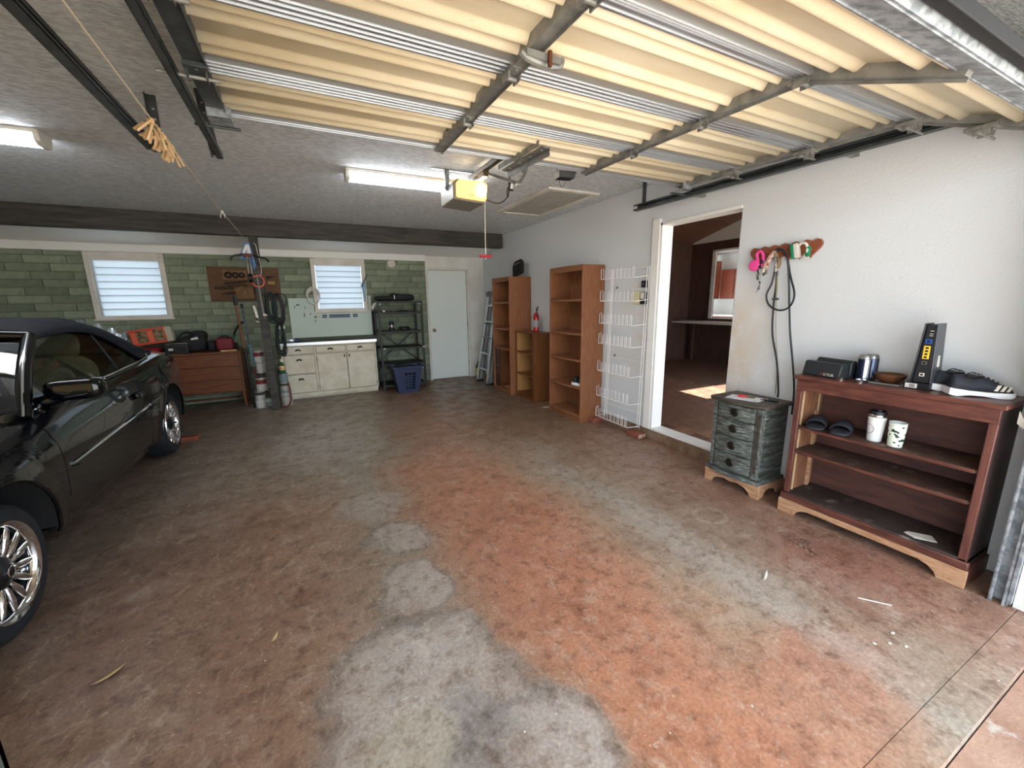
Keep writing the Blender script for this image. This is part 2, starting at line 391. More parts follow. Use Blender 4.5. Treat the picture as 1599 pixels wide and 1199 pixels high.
    Lk.new(math_('ADD', bn.outputs['Fac'], bn2.outputs['Fac']), bp.inputs['Height']); Lk.new(bp.outputs[0], p.inputs['Normal'])
    return m
floor_m = floor_material()

def wall_material():   # white plaster, grimy round the doorway and low down
    m = M('white_plaster', (214,218,222), .7, bump=.25, bscale=70)
    nt = m.node_tree; N = nt.nodes; Lk = nt.links; p = N['Principled BSDF']
    tc = N.new('ShaderNodeTexCoord'); s = N.new('ShaderNodeSeparateXYZ'); Lk.new(tc.outputs['Object'], s.inputs[0])
    def rng(v, a, b, c=0, d=1):
        r = N.new('ShaderNodeMapRange'); r.interpolation_type = 'SMOOTHSTEP'
        for i, x in zip((1,2,3,4), (a,b,c,d)): r.inputs[i].default_value = x
        Lk.new(v, r.inputs[0]); return r.outputs[0]
    def mul(a, b):
        n = N.new('ShaderNodeMath'); n.operation = 'MULTIPLY'; Lk.new(a, n.inputs[0])
        if isinstance(b, (int,float)): n.inputs[1].default_value = b
        else: Lk.new(b, n.inputs[1])
        return n.outputs[0]
    y, z = s.outputs[1], s.outputs[2]
    n1 = N.new('ShaderNodeTexNoise'); n1.inputs['Scale'].default_value = 4; n1.inputs['Detail'].default_value = 8; n1.inputs['Roughness'].default_value = .7; Lk.new(tc.outputs['Object'], n1.inputs['Vector'])
    nearside = mul(rng(y, 1.75, 2.2), rng(y, 2.3, 2.2, 0, 1)); zz = mul(rng(z, .4, .8), rng(z, 1.75, 1.2))
    a1 = mul(mul(nearside, zz), rng(n1.outputs['Fac'], .3, .6))
    far2 = mul(rng(y, 3.0, 3.1), rng(y, 3.75, 3.3)); a2 = mul(mul(far2, mul(rng(z, .5, .9), rng(z, 1.9, 1.5))), rng(n1.outputs['Fac'], .3, .65))
    n2 = N.new('ShaderNodeTexNoise'); n2.inputs['Scale'].default_value = 30; n2.inputs['Detail'].default_value = 4; Lk.new(tc.outputs['Object'], n2.inputs['Vector'])
    def mix(f, A, Bc):
        x = N.new('ShaderNodeMix'); x.data_type = 'RGBA'; Lk.new(f, x.inputs['Factor'])
        for v, k in ((A,'A'),(Bc,'B')):
            s_ = [i for i in x.inputs if i.name == k and i.type == 'RGBA'][0]
            if isinstance(v, tuple): s_.default_value = v
            else: Lk.new(v, s_)
        return [o for o in x.outputs if o.type == 'RGBA'][0]
    c = mix(mul(a1, .6), lin((214,218,222)), lin((198,172,136)))
    c = mix(mul(a2, .4), c, lin((206,188,156)))
    c = mix(rng(n2.outputs['Fac'], .7, .76, 0, .5), c, lin((170,160,146)))
    Lk.new(c, p.inputs['Base Color'])
    return m
plaster = wall_material()

# ------------------------------------------------------------------ floor, apron, driveway
S('floor', B().box(-3.7,3.32,.4135,7.7,-.12,0), floor_m)
S('trim_1', B().box(-3.7,3.32,.300,.411,-.12,-.003), floor_m, label='concrete door sill strip at the front edge of the garage floor')
S('driveway', B().box(-30,30,-40,-.70,-.20,-.035), drive_m)
S('porch_strip', B().box(-30,30,-.695,.296,-.20,-.035), M('reddish_concrete', (172,140,122), .9, c2=(150,116,98), scale=4, bump=.5, bscale=45, c3=(180,170,160), s3=7))
# ------------------------------------------------------------------ back wall with green bricks
wins = {1: (-2.53,-1.69,1.30,2.20), 2: (.165,1.0,1.34,2.20)}
b = B(); ym0, ym1 = 7.546, 7.70
def slab_with_holes(b, x0, x1, z0, z1, holes, y0, y1):
    xs = sorted({x0, x1} | {h[0] for h in holes} | {h[1] for h in holes})
    for a, c in zip(xs, xs[1:]):
        hz = [h for h in holes if h[0] <= a and h[1] >= c]
        if hz:
            h = hz[0]
            if h[2] > z0: b.box(a,c,y0,y1,z0,h[2])
            if h[3] < z1: b.box(a,c,y0,y1,h[3],z1)
        else: b.box(a,c,y0,y1,z0,z1)
slab_with_holes(b, -3.7, 2.06, 0, 2.34, [wins[1], wins[2]], ym0, ym1)
wall_back = S('wall_back', b, mortar_m)
bh, bl = .1016, .405
cache = {}
def brick_mesh(L):
    k = round(L, 3)
    if k not in cache:
        bb = B().box(-L/2+.004, L/2-.004, -.014, .004, .004, bh-.004)
        me = bb.mesh('brick', Vector((0,0,0)), [brick_m], 0)
        cache[k] = me
    return cache[k]
def put_brick(x0, x1, z):
    if x1-x0 < .03: return
    o = bpy.data.objects.new('brick', brick_mesh(x1-x0)); col.objects.link(o); o.parent = wall_back
    o.location = ((x0+x1)/2, ym0+random.uniform(-.003,.002), z)
def brick_visible(x0, x1, z):
    xm = (x0+x1)/2
    if xm < -1.72: return z > 1.12
    if xm < -.88: return z > .84 or z < .22
    if xm < -.3: return True
    if xm < 1.03: return z > 1.5 or (xm < -.2 and z > .8)
    return True
row = 0; z = .005
while z < 2.2:
    off = [0, .21, .06, .27, .12, .33][row % 6] + random.uniform(-.02,.02)
    x = -3.45-off
    while x < 2.055:
        a, c = max(x, -3.6), min(x+bl, 2.055)
        segs = [(a, c)]
        for h in wins.values():
            if z+bh*.6 > h[2] and z < h[3]:
                ns = []
                for s0, s1 in segs:
                    if s1 <= h[0] or s0 >= h[1]: ns.append((s0, s1)); continue
                    if s0 < h[0]: ns.append((s0, h[0]))
                    if s1 > h[1]: ns.append((h[1], s1))
                segs = ns
        for s0, s1 in segs:
            if brick_visible(s0, s1, z): put_brick(s0, s1, z)
        x += bl
    z += bh; row += 1
S('wall_rear', B().box(2.06,2.09,7.54,7.7,0,2.34).box(2.85,3.33,7.54,7.7,0,2.34).box(2.09,2.85,7.54,7.7,2.06,2.34), white)
S('door_light_stop', B().box(2.06,2.88,7.61,7.72,0,2.2), white)  # added backing behind the door, blocks daylight leaking through its gaps
S('trim_2', B().box(-3.7,2.05,7.49,7.545,2.20,2.31), fascia_m, bevel=.004)
S('trim_3', B().box(2.045,2.075,7.515,7.54,0,2.2).box(2.87,2.90,7.525,7.54,0,2.09).box(2.075,2.90,7.525,7.54,2.075,2.10), trim_m)
# windows with glass louvres
for n, (x0,x1,z0,z1) in wins.items():
    fr = S('window_%d' % n, B().box(x0-.0,x0+.055,7.505,7.60,z0,z1).box(x1-.055,x1,7.505,7.60,z0,z1).box(x0+.0551,x1-.0551,7.50,7.60,z0,z0+.05).box(x0+.0551,x1-.0551,7.503,7.60,z1-.11,z1), trim_m, bevel=.004)
    B().box(x0+.055,x0+.075,7.54,7.59,z0+.05,z1-.11).box(x1-.075,x1-.055,7.54,7.59,z0+.05,z1-.11).build('louvre_channel', alu, fr)
    B().box(x0-.015,x1+.015,7.485,7.545,z0-.012,z0+.012).build('sill', trim_m, fr, bevel=.003)
    ns = 8; H = (z1-.11)-(z0+.05)
    me = None
    for i in range(ns):
        zc = z0+.05+H*(i+.5)/ns
        if me is None:
            bb = B(Matrix.Rotation(math.radians(14), 4, 'X')); bb.box(-(x1-x0)/2+.076,(x1-x0)/2-.076,-.003,.003,-H/ns/2-.006,H/ns/2+.006)
            me = bb.mesh('louvre_slat', Vector((0,0,0)), [jalousie], 0)
        o = bpy.data.objects.new('louvre_slat', me); col.objects.link(o); o.parent = fr; o.location = ((x0+x1)/2, 7.565, zc)
# back door
dr = S('door_1', B().box(2.098,2.842,7.565,7.60,.012,2.052), M('door_paint', (222,230,226), .5), bevel=.003)
B().lathe([(.001,0),(.03,0),(.032,-.006),(.012,-.012),(.012,-.03),(.026,-.04),(.03,-.055),(.024,-.068),(.001,-.072)], (2.165,7.565,.95), 'y', 20).build('knob', brass, dr)
for z in (.25, 1.0, 1.8):
    B().cyl((2.846,7.558,z),(2.846,7.558,z+.09),.008,n=8).build('hinge', dgalv, dr)
# ceiling, sloped soffit behind the beam, beam and post
S('ceiling', B().box(-3.7,3.32,.30,6.60,2.59,2.66), ceil_m)
S('ceiling_soffit', B().hexa([(-3.7,6.58,2.59),(3.32,6.58,2.59),(3.32,7.7,2.25),(-3.7,7.7,2.25),(-3.7,6.58,2.68),(3.32,6.58,2.68),(3.32,7.7,2.40),(-3.7,7.7,2.40)]), soffit_m)
S('beam', B().box(-3.7,3.14,6.52,6.66,2.362,2.588), beam_m, bevel=.006, label='dark stained timber beam across the ceiling')
S('post', B().hexa([(-.545,6.535,0),(-.445,6.535,0),(-.445,6.635,0),(-.545,6.635,0),(-.555,6.535,2.362),(-.455,6.535,2.362),(-.455,6.635,2.362),(-.555,6.635,2.362)]), beam_m, bevel=.005, label='dark timber post standing under the beam')
# ceiling access hatch
ht = S('ceiling_hatch', B().box(2.30,2.94,3.70,3.76,2.568,2.59).box(2.30,2.94,4.87,4.93,2.568,2.59).box(2.30,2.36,3.76,4.87,2.568,2.59).box(2.88,2.94,3.76,4.87,2.568,2.59), trim_m, bevel=.003)
B().box(2.36,2.88,3.76,4.87,2.578,2.59).build('hatch_panel', M('hatch_board', (188,184,176), .8, c2=(170,166,158), scale=4, stretch=(8,1,1)), ht)
# right wall with doorway; left wall; front wall
b = B()
b.box(3.2,3.32,.30,2.23,.0,2.7).box(3.2,3.32,3.06,7.7,.0,2.7).box(3.2,3.32,2.23,3.06,2.2,2.7)
S('wall_right', b, plaster)
S('trim_4', B().box(3.178,3.2,1.6,4.6,0,.105), concrete_curb, bevel=.004, label='rough concrete curb along the foot of the right wall')
S('trim_5', B().box(3.186,3.34,2.23,3.06,0,.10), concrete_curb, bevel=.004, label='concrete step under the open doorway')
S('trim_6', B().box(3.184,3.34,2.232,3.058,.10,.125), trim_dirty, bevel=.003, label='worn white door threshold')
S('trim_7', B().box(3.172,3.2,3.06,3.15,.11,2.24).box(3.186,3.33,3.035,3.06,.12,2.2).box(3.2,3.325,2.225,2.2305,.12,2.2).box(3.186,3.33,2.23,3.06,2.175,2.2), trim_dirty, bevel=.002, label='white door casing of the open doorway')
S('wall_left', B().box(-3.85,-3.7,.30,7.7,0,2.7), white)
S('wall_front', B().box(-3.7,3.32,.30,.43,2.26,2.66).box(-.64,-.33,.30,.43,0,2.26).box(2.90,3.2,.30,.43,0,2.26), white)
S('door_2', B().box(-3.7,-.64,.36,.366,0,2.26), M('fibreglass_closed', (236,222,192), .55, translucent=.5))
S('eave', B().box(-4.3,10.6,-.95,.30,2.55,2.70), M('eave_board', (120,104,84), .8))
S('roof', B().box(-4.3,3.3,.2,8.3,2.70,2.80), M('roof_dark', (70,66,62), .9))
# ------------------------------------------------------------------ room beyond the doorway
panel_m = M('dark_wood_panelling', (86,60,50), .5, c2=(62,43,37), scale=7, stretch=(7,7,.4))
plank_m = M('ceiling_planks', (120,82,64), .45, c2=(94,64,50), scale=8, stretch=(.5,6,6), rnd=.12)
tile_m = M('clay_tile', (150,112,92), .45, c2=(126,90,72), scale=9, rnd=.12)
grout_m = M('tile_grout', (92,66,52), .9)
fl2 = S('floor_inner', B().box(3.32,7.8,.5,6.5,-.1,.118), M('clay_floor', (118,86,70), .5, c2=(100,72,58), scale=7))
tl = B().box(-.098,.098,-.098,.098,0,.007).mesh('tile', Vector((0,0,0)), [tile_m], 0)
i = 0; yy = 2.0
while yy < 5.3:
    xx = 3.34+.10+(.1 if i % 2 else 0)
    while xx < 5.6:
        if .66 < yy/xx < 1.0:
            o = bpy.data.objects.new('tile', tl); col.objects.link(o); o.parent = fl2; o.location = (xx, yy, .117)
        xx += .2
    yy += .2; i += 1
hole = (3.3, 5.95, 1.05, 2.43)
b = B().box(7.75,7.87,5.95,6.6,.1,2.62).box(7.75,7.87,.5,3.3,.1,2.62).box(7.75,7.87,3.3,5.95,.1,1.05).box(7.75,7.87,3.3,5.95,2.43,2.62)
S('wall_inner_far', b, panel_m)
S('wall_inner_end', B().box(3.3,7.87,6.5,6.62,.1,2.7), panel_m)
S('wall_inner_front', B().box(3.3,3.8,.40,.5,.1,4.6).box(7.4,7.87,.40,.5,.1,4.6).box(3.8,7.4,.40,.5,2.25,4.6), panel_m)  # unseen front wall; wide opening added so daylight brightens the room
S('wall_gable', B().prism([(6.62,2.62),(.5,2.62),(.5,4.55),(3.0,3.68),(6.62,2.64)], 'x', 7.76, 7.87), M('gable_paint', (206,198,190), .7))
S('wall_inner_near', B().box(3.3205,3.34,.5,2.2,.1,4.6).box(3.3205,3.34,3.1,6.5,.1,4.6).box(3.3205,3.34,2.2,3.1,2.21,4.6), panel_m)
S('trim_8', B().box(7.72,7.75,5.87,5.95,1.04,2.44).box(7.72,7.75,3.3,5.95,2.42,2.45).box(7.72,7.87,3.3,5.95,1.045,1.06), trim_m, label='white frame of the kitchen hatch opening')
S('trim_9', B().box(7.735,7.75,.5,6.5,.118,.2).box(3.4,7.75,6.485,6.5,.118,.2), panel_m)
# sloped plank ceiling; boards as pieces; unseen roof opening added to let sun onto the floor
inner_ceiling = S('ceiling_inner', B().box(3.3,7.9,6.45,6.62,2.655,2.70), panel_m)
def zc(y): return 2.64+(6.55-y)*.285
sk = (6.24, 7.35, 2.95, 3.505)
y = 6.5; k = 0
while y > .45:
    y2 = y-.187
    segs = [(3.3, 7.88)]
    if y2 < sk[3]+.0 and y > sk[2]: segs = [(3.3, sk[0]), (sk[1], 7.88)]
    for a, c in segs:
        bb = B().hexa([(a,y2,zc(y2)),(c,y2,zc(y2)),(c,y-.005,zc(y)),(a,y-.005,zc(y)),(a,y2,zc(y2)+.03),(c,y2,zc(y2)+.03),(c,y-.005,zc(y)+.03),(a,y-.005,zc(y)+.03)])
        bb.build('plank', plank_m, inner_ceiling, smooth=0)
    y = y2; k += 1
b = B()
for a, c, y0, y1 in ((3.3,sk[0],.4,6.6),(sk[1],7.9,.4,6.6),(sk[0],sk[1],.4,sk[2]),(sk[0],sk[1],sk[3],6.6)):
    b.hexa([(a,y0,zc(y0)+.035),(c,y0,zc(y0)+.035),(c,y1,zc(y1)+.035),(a,y1,zc(y1)+.035),(a,y0,zc(y0)+.09),(c,y0,zc(y0)+.09),(c,y1,zc(y1)+.09),(a,y1,zc(y1)+.09)])
S('roof_inner', b, panel_m)
# counter along the far wall
ct = T('bar_counter', 'long white-edged bar counter along dark panelled wall through the doorway', 'counter', (7.5,5.0,.118))
B().box(7.25,7.74,3.4,6.49,.955,1.0).build('counter_top', M('counter_white', (206,196,186), .4), ct, bevel=.004)
for y in (3.6, 5.0, 6.3): B().box(7.68,7.74,y-.03,y+.03,.118,.955).build('leg', panel_m, ct)
# kitchen behind the opening
kw = M('kitchen_white', (224,222,214), .6)
S('floor_kitchen', B().box(7.87,10.4,2.0,8.4,0,.118), fl2.data.materials[0])
S('wall_kitchen_far', B().box(10.3,10.42,2.0,8.5,.1,2.7), kw)
S('wall_kitchen_end', B().box(7.87,10.42,8.4,8.5,.1,2.7), kw)
S('wall_kitchen_near', B().box(7.87,10.42,1.9,2.0,.1,2.7), kw)
S('ceiling_kitchen', B().box(7.87,10.42,1.9,8.5,2.62,2.72), kw)
kc_m = M('red_brown_cabinet', (140,74,52), .4, c2=(116,56,38), scale=8, stretch=(6,6,.6))
k1 = T('wall_cabinet', 'reddish wooden kitchen wall cabinet seen through hatch beyond doorway', 'cabinet', (10.1,7.0,1.45))
B().box(9.95,10.3,6.2,7.36,1.45,2.2).build('body', kc_m, k1)
for y0 in (6.22, 6.60, 6.98): B().box(9.93,9.95,y0,y0+.36,1.47,2.18).build('door', kc_m, k1, bevel=.004)
k2 = T('tall_cabinet', 'dark reddish tall cabinet side at left of kitchen hatch beyond doorway', 'cabinet', (9.4,7.6,1.45))
B().box(9.0,9.94,7.37,7.75,1.45,2.42).build('body', kc_m, k2)
B().box(9.02,9.48,7.352,7.37,1.47,2.40).build('door', kc_m, k2, bevel=.003); B().box(9.49,9.92,7.352,7.37,1.47,2.40).build('door', kc_m, k2, bevel=.003)
kc = T('kitchen_worktop', 'white kitchen worktop behind the hatch beyond the doorway', 'worktop', (9.9,6.0,.118))
B().box(9.75,10.29,2.02,8.38,1.0,1.05).build('worktop', kw, kc, bevel=.004); B().box(9.8,10.29,2.02,8.38,.118,1.0).build('base', kc_m, kc)
kl = T('ceiling_lamp', 'lit ceiling lamp in the kitchen beyond the hatch', 'lamp', (9.4,5.7,2.55))
B().box(9.0,9.9,5.5,5.95,2.60,2.62).build('housing', kw, kl); B().box(9.02,9.88,5.52,5.93,2.575,2.60).build('diffuser', M('kitchen_lamp_glow', (255,246,228), .5, emit=9), kl)
# ------------------------------------------------------------------ sectional garage door, open overhead
gd = T('garage_door', 'open overhead garage door with ribbed cream panels and steel rails', 'garage door', (1.35,1.65,2.42))
XL, XR = -.24, 2.95
PTS = [(2.66,2.435),(2.15,2.43),(1.645,2.42),(1.135,2.405),(.555,2.17)]
ribs = [.09,.185,.30,.70,.815,.91]
def rib_prof(s, L):
    h = 0
    for r in (.20,.335,.665,.80):
        d = abs(s/L-r)/.058
        if d < 1: h = max(h, .027*(.5+.5*math.cos(PI*d)))
    return h
for k in range(4):
    (y0,z0),(y1,z1) = PTS[k], PTS[k+1]
    L = math.hypot(y1-y0, z1-z0); d = Vector((0,(y1-y0)/L,(z1-z0)/L)); n = Vector((0,-d.z,d.y)); n = n if n.z < 0 else -n   # n points down into the room
    o0 = Vector((0,y0,z0))
    def pt(x, s, h): return Vector((x,0,0))+o0+d*s+n*h
    sec = B(); NS = 90
    sec.grid(lambda u, v: pt(lerp(XL,XR,u), .02+(L-.04)*v, rib_prof(.02+(L-.04)*v, L)), 1, NS)
    panel = sec.build('panel_sheet', fiber, gd, smooth=60, solid=.003)
    for s0, s1 in ((.002,.055),(L-(.055 if k < 3 else .115),L-.002)):
        rb = B()
        rb.hexa([pt(XL,s0,.030),pt(XR,s0,.030),pt(XR,s1,.030),pt(XL,s1,.030),pt(XL,s0,-.012),pt(XR,s0,-.012),pt(XR,s1,-.012),pt(XL,s1,-.012)])
        q = .010
        rb.hexa([pt(XL,s0+q,.034),pt(XR,s0+q,.034),pt(XR,s0+q+.006,.034),pt(XL,s0+q+.006,.034),pt(XL,s0+q,.029),pt(XR,s0+q,.029),pt(XR,s0+q+.006,.029),pt(XL,s0+q+.006,.029)])
        rb.hexa([pt(XL,s1-q-.006,.034),pt(XR,s1-q-.006,.034),pt(XR,s1-q,.034),pt(XL,s1-q,.034),pt(XL,s1-q-.006,.029),pt(XR,s1-q-.006,.029),pt(XR,s1-q,.029),pt(XL,s1-q,.029)])
        rb.build('rail', galv if (k == 3 and s0 > .2) else alu, gd, smooth=0)
    for x, wd, mt in ((XL-.035,.075,bsteel),(.845,.050,dgalv),(1.95,.040,dgalv),(XR-.02,.05,dgalv)):
        st = B(); a, c = x-wd/2, x+wd/2; s0, s1, h0, h1 = .006, L-.006, .028, (.046 if .5 < x < 2.5 else .038)
        if k == 3 and .5 < x < 2.5: s1 = L-.07
        st.hexa([pt(a,s0,h1),pt(c,s0,h1),pt(c,s1,h1),pt(a,s1,h1),pt(a,s0,-.01),pt(c,s0,-.01),pt(c,s1,-.01),pt(a,s1,-.01)])
        st.hexa([pt(c-.004,s0,h1+.012),pt(c,s0,h1+.012),pt(c,s1,h1+.012),pt(c-.004,s1,h1+.012),pt(c-.004,s0,h1-.004),pt(c,s0,h1-.004),pt(c,s1,h1-.004),pt(c-.004,s1,h1-.004)])
        st.build('stile', mt, gd, smooth=0, bevel=.002)
    # hinges on this section's near seam
    if k < 3:
        for x in (.845, 1.95):
            hg = B(); c = pt(x, L, .058)
            hg.box(x-.024,x+.024,c.y-.06,c.y+.06,c.z+.008,c.z+.014)
            hg.cyl((x-.03,c.y,c.z-.004),(x+.03,c.y,c.z-.004),.010,n=10)
            hg.box(x+.022,x+.028,c.y-.03,c.y+.03,c.z-.014,c.z+.012).box(x-.028,x-.022,c.y-.03,c.y+.03,c.z-.014,c.z+.012)
            for yy in (-.045,.045): hg.cyl((x,c.y+yy,c.z+.008),(x,c.y+yy,c.z+.001),.008,n=8)
            hg.build('hinge', dgalv, gd)
    if True:
        for x, dx in ((XL-.035,-1),(XR-.02,1)):
            c = pt(x, L if k < 3 else L*.5, .05)
            br = B(); br.box(x-.04,x+.04,c.y-.05,c.y+.06,c.z-.010,c.z+.008); br.box(x-.034,x-.028,c.y-.03,c.y+.03,c.z-.035,c.z); br.box(x+.028,x+.034,c.y-.03,c.y+.03,c.z-.035,c.z)
            for yy in (-.03,.03): br.cyl((x,c.y+yy,c.z-.010),(x,c.y+yy,c.z-.018),.009,n=8)
            hb = br.build('roller_bracket', bsteel if dx < 0 else dgalv, gd, bevel=.002)
            B().cyl((x+.07*-dx,c.y,c.z-.028),(x+.13*dx,c.y,c.z-.028),.007,n=8).build('roller_shaft', dgalv, hb)
# top corner brackets at the far edge
for x, dx in ((XL-.03,-1),(XR-.03,1)):
    c = Vector((x,2.60,2.39))
    br = B(); br.box(x-.045,x+.055,2.545,2.655,2.352,2.360); br.box(x-.045,x+.055,2.545,2.552,2.352,2.41)
    hb = br.build('top_bracket', galv, gd, bevel=.002); B().cyl((x-.08*dx,2.64,2.345),(x+.11*dx,2.64,2.345),.007,n=8).build('roller_shaft', bsteel, hb)
# lift handle clamped on a stile, opener bracket bar
hb = B(); pth = [(.775,1.43,2.335),(.80,1.43,2.322),(.86,1.435,2.318),(.92,1.44,2.322),(.945,1.44,2.335),(.95,1.44,2.355)]
hb.tube(smooth_path(pth,5), .012, 8); hb.box(.79,.93,1.415,1.455,2.322,2.345)
h = hb.build('lift_handle', dgalv, gd); B().box(.872,.884,1.40,1.412,2.30,2.35).build('handle_tongue', rust_m, h)
ob = B(); ob.bar((1.405,2.29,2.385),(1.375,2.80,2.385),.05,.007); ob.bar((1.43,2.29,2.365),(1.40,2.80,2.365),.006,.05); ob.bar((1.355,2.29,2.40),(1.325,2.80,2.40),.006,.03)
for s in (.1,.35,.6,.85): ob.cyl((lerp(1.405,1.375,s),lerp(2.29,2.80,s),2.385),(lerp(1.405,1.375,s),lerp(2.29,2.80,s),2.375),.008,n=8)
ob.build('opener_reinforcement_bar', dgalv, gd, bevel=.001)
B().hexa([(XL,.515,2.145),(XR,.515,2.145),(XR,.555,2.158),(XL,.555,2.158),(XL,.515,2.185),(XR,.515,2.185),(XR,.555,2.20),(XL,.555,2.20)]).build('bottom_seal', rubber, gd, bevel=.004)
# ------------------------------------------------------------------ tracks
def track(b, pts, wd=.05, hgt=.05, side=1):   # C channel: web + two lips following a path in the YZ plane
    pts = [Vector(p) for p in pts]
    for a, c in zip(pts, pts[1:]):
        dd = (c-a).normalized(); nn = Vector((0,-dd.z,dd.y)); ex = Vector((1,0,0))*side
        e = dd*.0
        def q(p, u, v): return p+ex*u+nn*v
        for u0,u1,v0,v1 in ((wd-.004,wd,-hgt/2,hgt/2),(0,wd,hgt/2-.005,hgt/2),(0,wd,-hgt/2,-hgt/2+.005),(0,.004,hgt/2-.014,hgt/2),(0,.004,-hgt/2,-hgt/2+.014)):
            b.hexa([q(a-e,u0,v0),q(a-e,u1,v0),q(c+e,u1,v0),q(c+e,u0,v0),q(a-e,u0,v1),q(a-e,u1,v1),q(c+e,u1,v1),q(c+e,u0,v1)])
def arc(x0, x1, y0, z0, r, n=10):  # from horizontal (heading -Y) curving down
    return [(lerp(x0,x1,i/n), y0-r*math.sin(PI/2*i/n), z0-r*(1-math.cos(PI/2*i/n))) for i in range(1,n+1)]
tr = T('door_track', 'steel roller track fixed high along white right wall', 'track', (3.04,2.2,2.33))
b = B(); track(b, [(3.02,3.27,2.362),(3.03,1.0,2.352)]+arc(3.03,2.955,1.0,2.352,.50), .055, .055, 1); b.build('horizontal_track', bsteel, tr, smooth=0)
B().box(3.05,3.08,3.165,3.185,2.38,2.59).build('hanger_strap', bsteel, tr)
for yb in (1.5,2.6): B().box(3.085,3.2,yb-.02,yb+.02,2.335,2.375).build('wall_bracket', dgalv, tr)
vt = T('vertical_door_track', 'galvanised vertical door track beside the low red-brown bookcase', 'track', (2.9,.475,0))
b = B(); track(b, [(2.87,.475,0),(2.905,.475,1.85)], .06, .06, 1); b.build('channel', galv, vt, smooth=0)
B().box(2.87,2.99,.432,.445,.02,1.9).build('mounting_angle', galv, vt)
for z in (.12,.7,1.3): B().cyl((2.895,.44,z),(2.895,.452,z),.012,n=8).build('bolt', dgalv, vt)
B().hexa([(2.94,.512,.84),(2.95,.512,.84),(2.95,.56,.88),(2.94,.56,.88),(2.94,.512,.85),(2.95,.512,.85),(2.95,.56,.94),(2.94,.56,.94)]).build('paper_tag', trim_m, vt)
lt = T('vertical_door_track', 'dark vertical track edge on the white post at bottom left corner', 'track', (-.30,.46,0))
b = B(); track(b, [(-.298,.47,0),(-.298,.47,1.85)], .04, .05, -1); b.build('channel', bsteel, lt, smooth=0)
tl_ = T('door_track', 'black steel roller track along left edge of the cream overhead door', 'track', (-.36,2.1,2.35))
b = B(); track(b, [(-.335,3.12,2.345),(-.335,1.0,2.352)]+arc(-.335,-.32,1.0,2.352,.50), .030, .034, -1); b.build('horizontal_track', bsteel, tl_, smooth=0, bevel=.0)
b = B(); b.box(-.385,-.380,2.83,3.06,2.36,2.58)
b.v = []; b.f = []; b.fm = []
b.bar((-.39,2.86,2.585),(-.385,3.10,2.335),.005,.045,(0,1,1)); b.bar((-.37,2.86,2.59),(-.365,3.10,2.34),.04,.004,(0,1,1))
hg = b.build('hanger_angle', bsteel, tl_)
for s in (.15,.3,.45,.6,.75): B().cyl((-.372,lerp(2.86,3.10,s),lerp(2.585,2.335,s)-.006),(-.372,lerp(2.86,3.10,s)-.002,lerp(2.585,2.335,s)-.012),.006,n=8).build('hole_rivet', alu, hg)
t2 = T('door_track', 'empty black steel roller track at far upper left beside the clothes pegs', 'track', (-.67,2.1,2.35))
b = B(); track(b, [(-.645,3.12,2.355),(-.645,.9,2.36)]+arc(-.645,-.62,.9,2.36,.42), .042, .042, -1); b.build('horizontal_track', bsteel, t2, smooth=0)
b = B(); b.box(-.635,-.595,3.045,3.050,2.33,2.59).box(-.64,-.635,3.02,3.05,2.33,2.59); hg = b.build('hanger_angle', bsteel, t2)
for z in (2.37,2.42,2.47,2.52): B().cyl((-.613,3.046,z),(-.613,3.040,z),.006,n=8).build('hole_rivet', alu, hg)
B().box(-.66,-.60,3.06,3.12,2.325,2.345).build('end_stop', bsteel, t2)
# ------------------------------------------------------------------ opener
op = T('garage_door_opener', 'lit garage door opener hanging from ceiling behind the overhead door', 'opener', (1.37,3.6,2.30))
grey_p = M('grey_plastic', (120,116,108), .5)
b = B(); b.prism([(1.215,2.32),(1.50,2.305),(1.52,2.46),(1.49,2.485),(1.25,2.485),(1.215,2.45)], 'y', 3.45, 3.80); b.build('motor_housing', grey_p, op, bevel=.012)
b = B(); b.prism([(1.235,2.335),(1.495,2.322),(1.51,2.45),(1.48,2.472),(1.26,2.472),(1.235,2.445)], 'y', 3.405, 3.45)
lens = b.build('light_lens', M('warm_lamp_lens', (255,196,96), .4, emit=1.5), op, bevel=.012)
B().sphere((1.45,3.40,2.40), .042,.02,.05).build('bulb_glow', M('warm_bulb', (255,240,205), .4, emit=26), lens)
b = B(); b.prism([(1.235,2.335),(1.495,2.322),(1.51,2.45),(1.48,2.472),(1.26,2.472),(1.235,2.445)], 'y', 3.80, 3.84)
b.build('light_lens', MATS['warm_lamp_lens'], op, bevel=.012)
for dx in (.0,.018,.036): B().bar((1.33+dx,3.404,2.345),(1.336+dx,3.404,2.358),.003,.006).build('vent_slot', black, op)
b = B(); b.box(1.385,1.391,.46,3.55,2.50,2.53).box(1.425,1.431,.46,3.55,2.50,2.53).box(1.385,1.431,.46,3.55,2.527,2.533); b.build('rail', dgalv, op)
b = B(); b.box(1.20,1.205,3.60,3.63,2.42,2.59).box(1.20,1.235,3.60,3.604,2.42,2.59); b.bar((1.20,3.62,2.44),(1.13,3.66,2.50),.05,.006); b.box(1.08,1.62,3.60,3.63,2.584,2.59); b.build('hanger_bracket', galv, op)
tr_ = B().box(1.39,1.44,3.22,3.34,2.46,2.505).build('trolley', brass, op, bevel=.003)
b = B(); b.tube(smooth_path([(1.43,3.2,2.47),(1.52,3.1,2.42),(1.585,3.0,2.37)],4), .012, 8); b.tube(smooth_path([(1.585,3.0,2.37),(1.60,2.95,2.40),(1.585,2.86,2.44),(1.52,2.80,2.40)],5), .012, 8); b.cyl((1.57,3.0,2.365),(1.60,3.0,2.365),.016,n=10); b.build('drive_arm', dgalv, op)
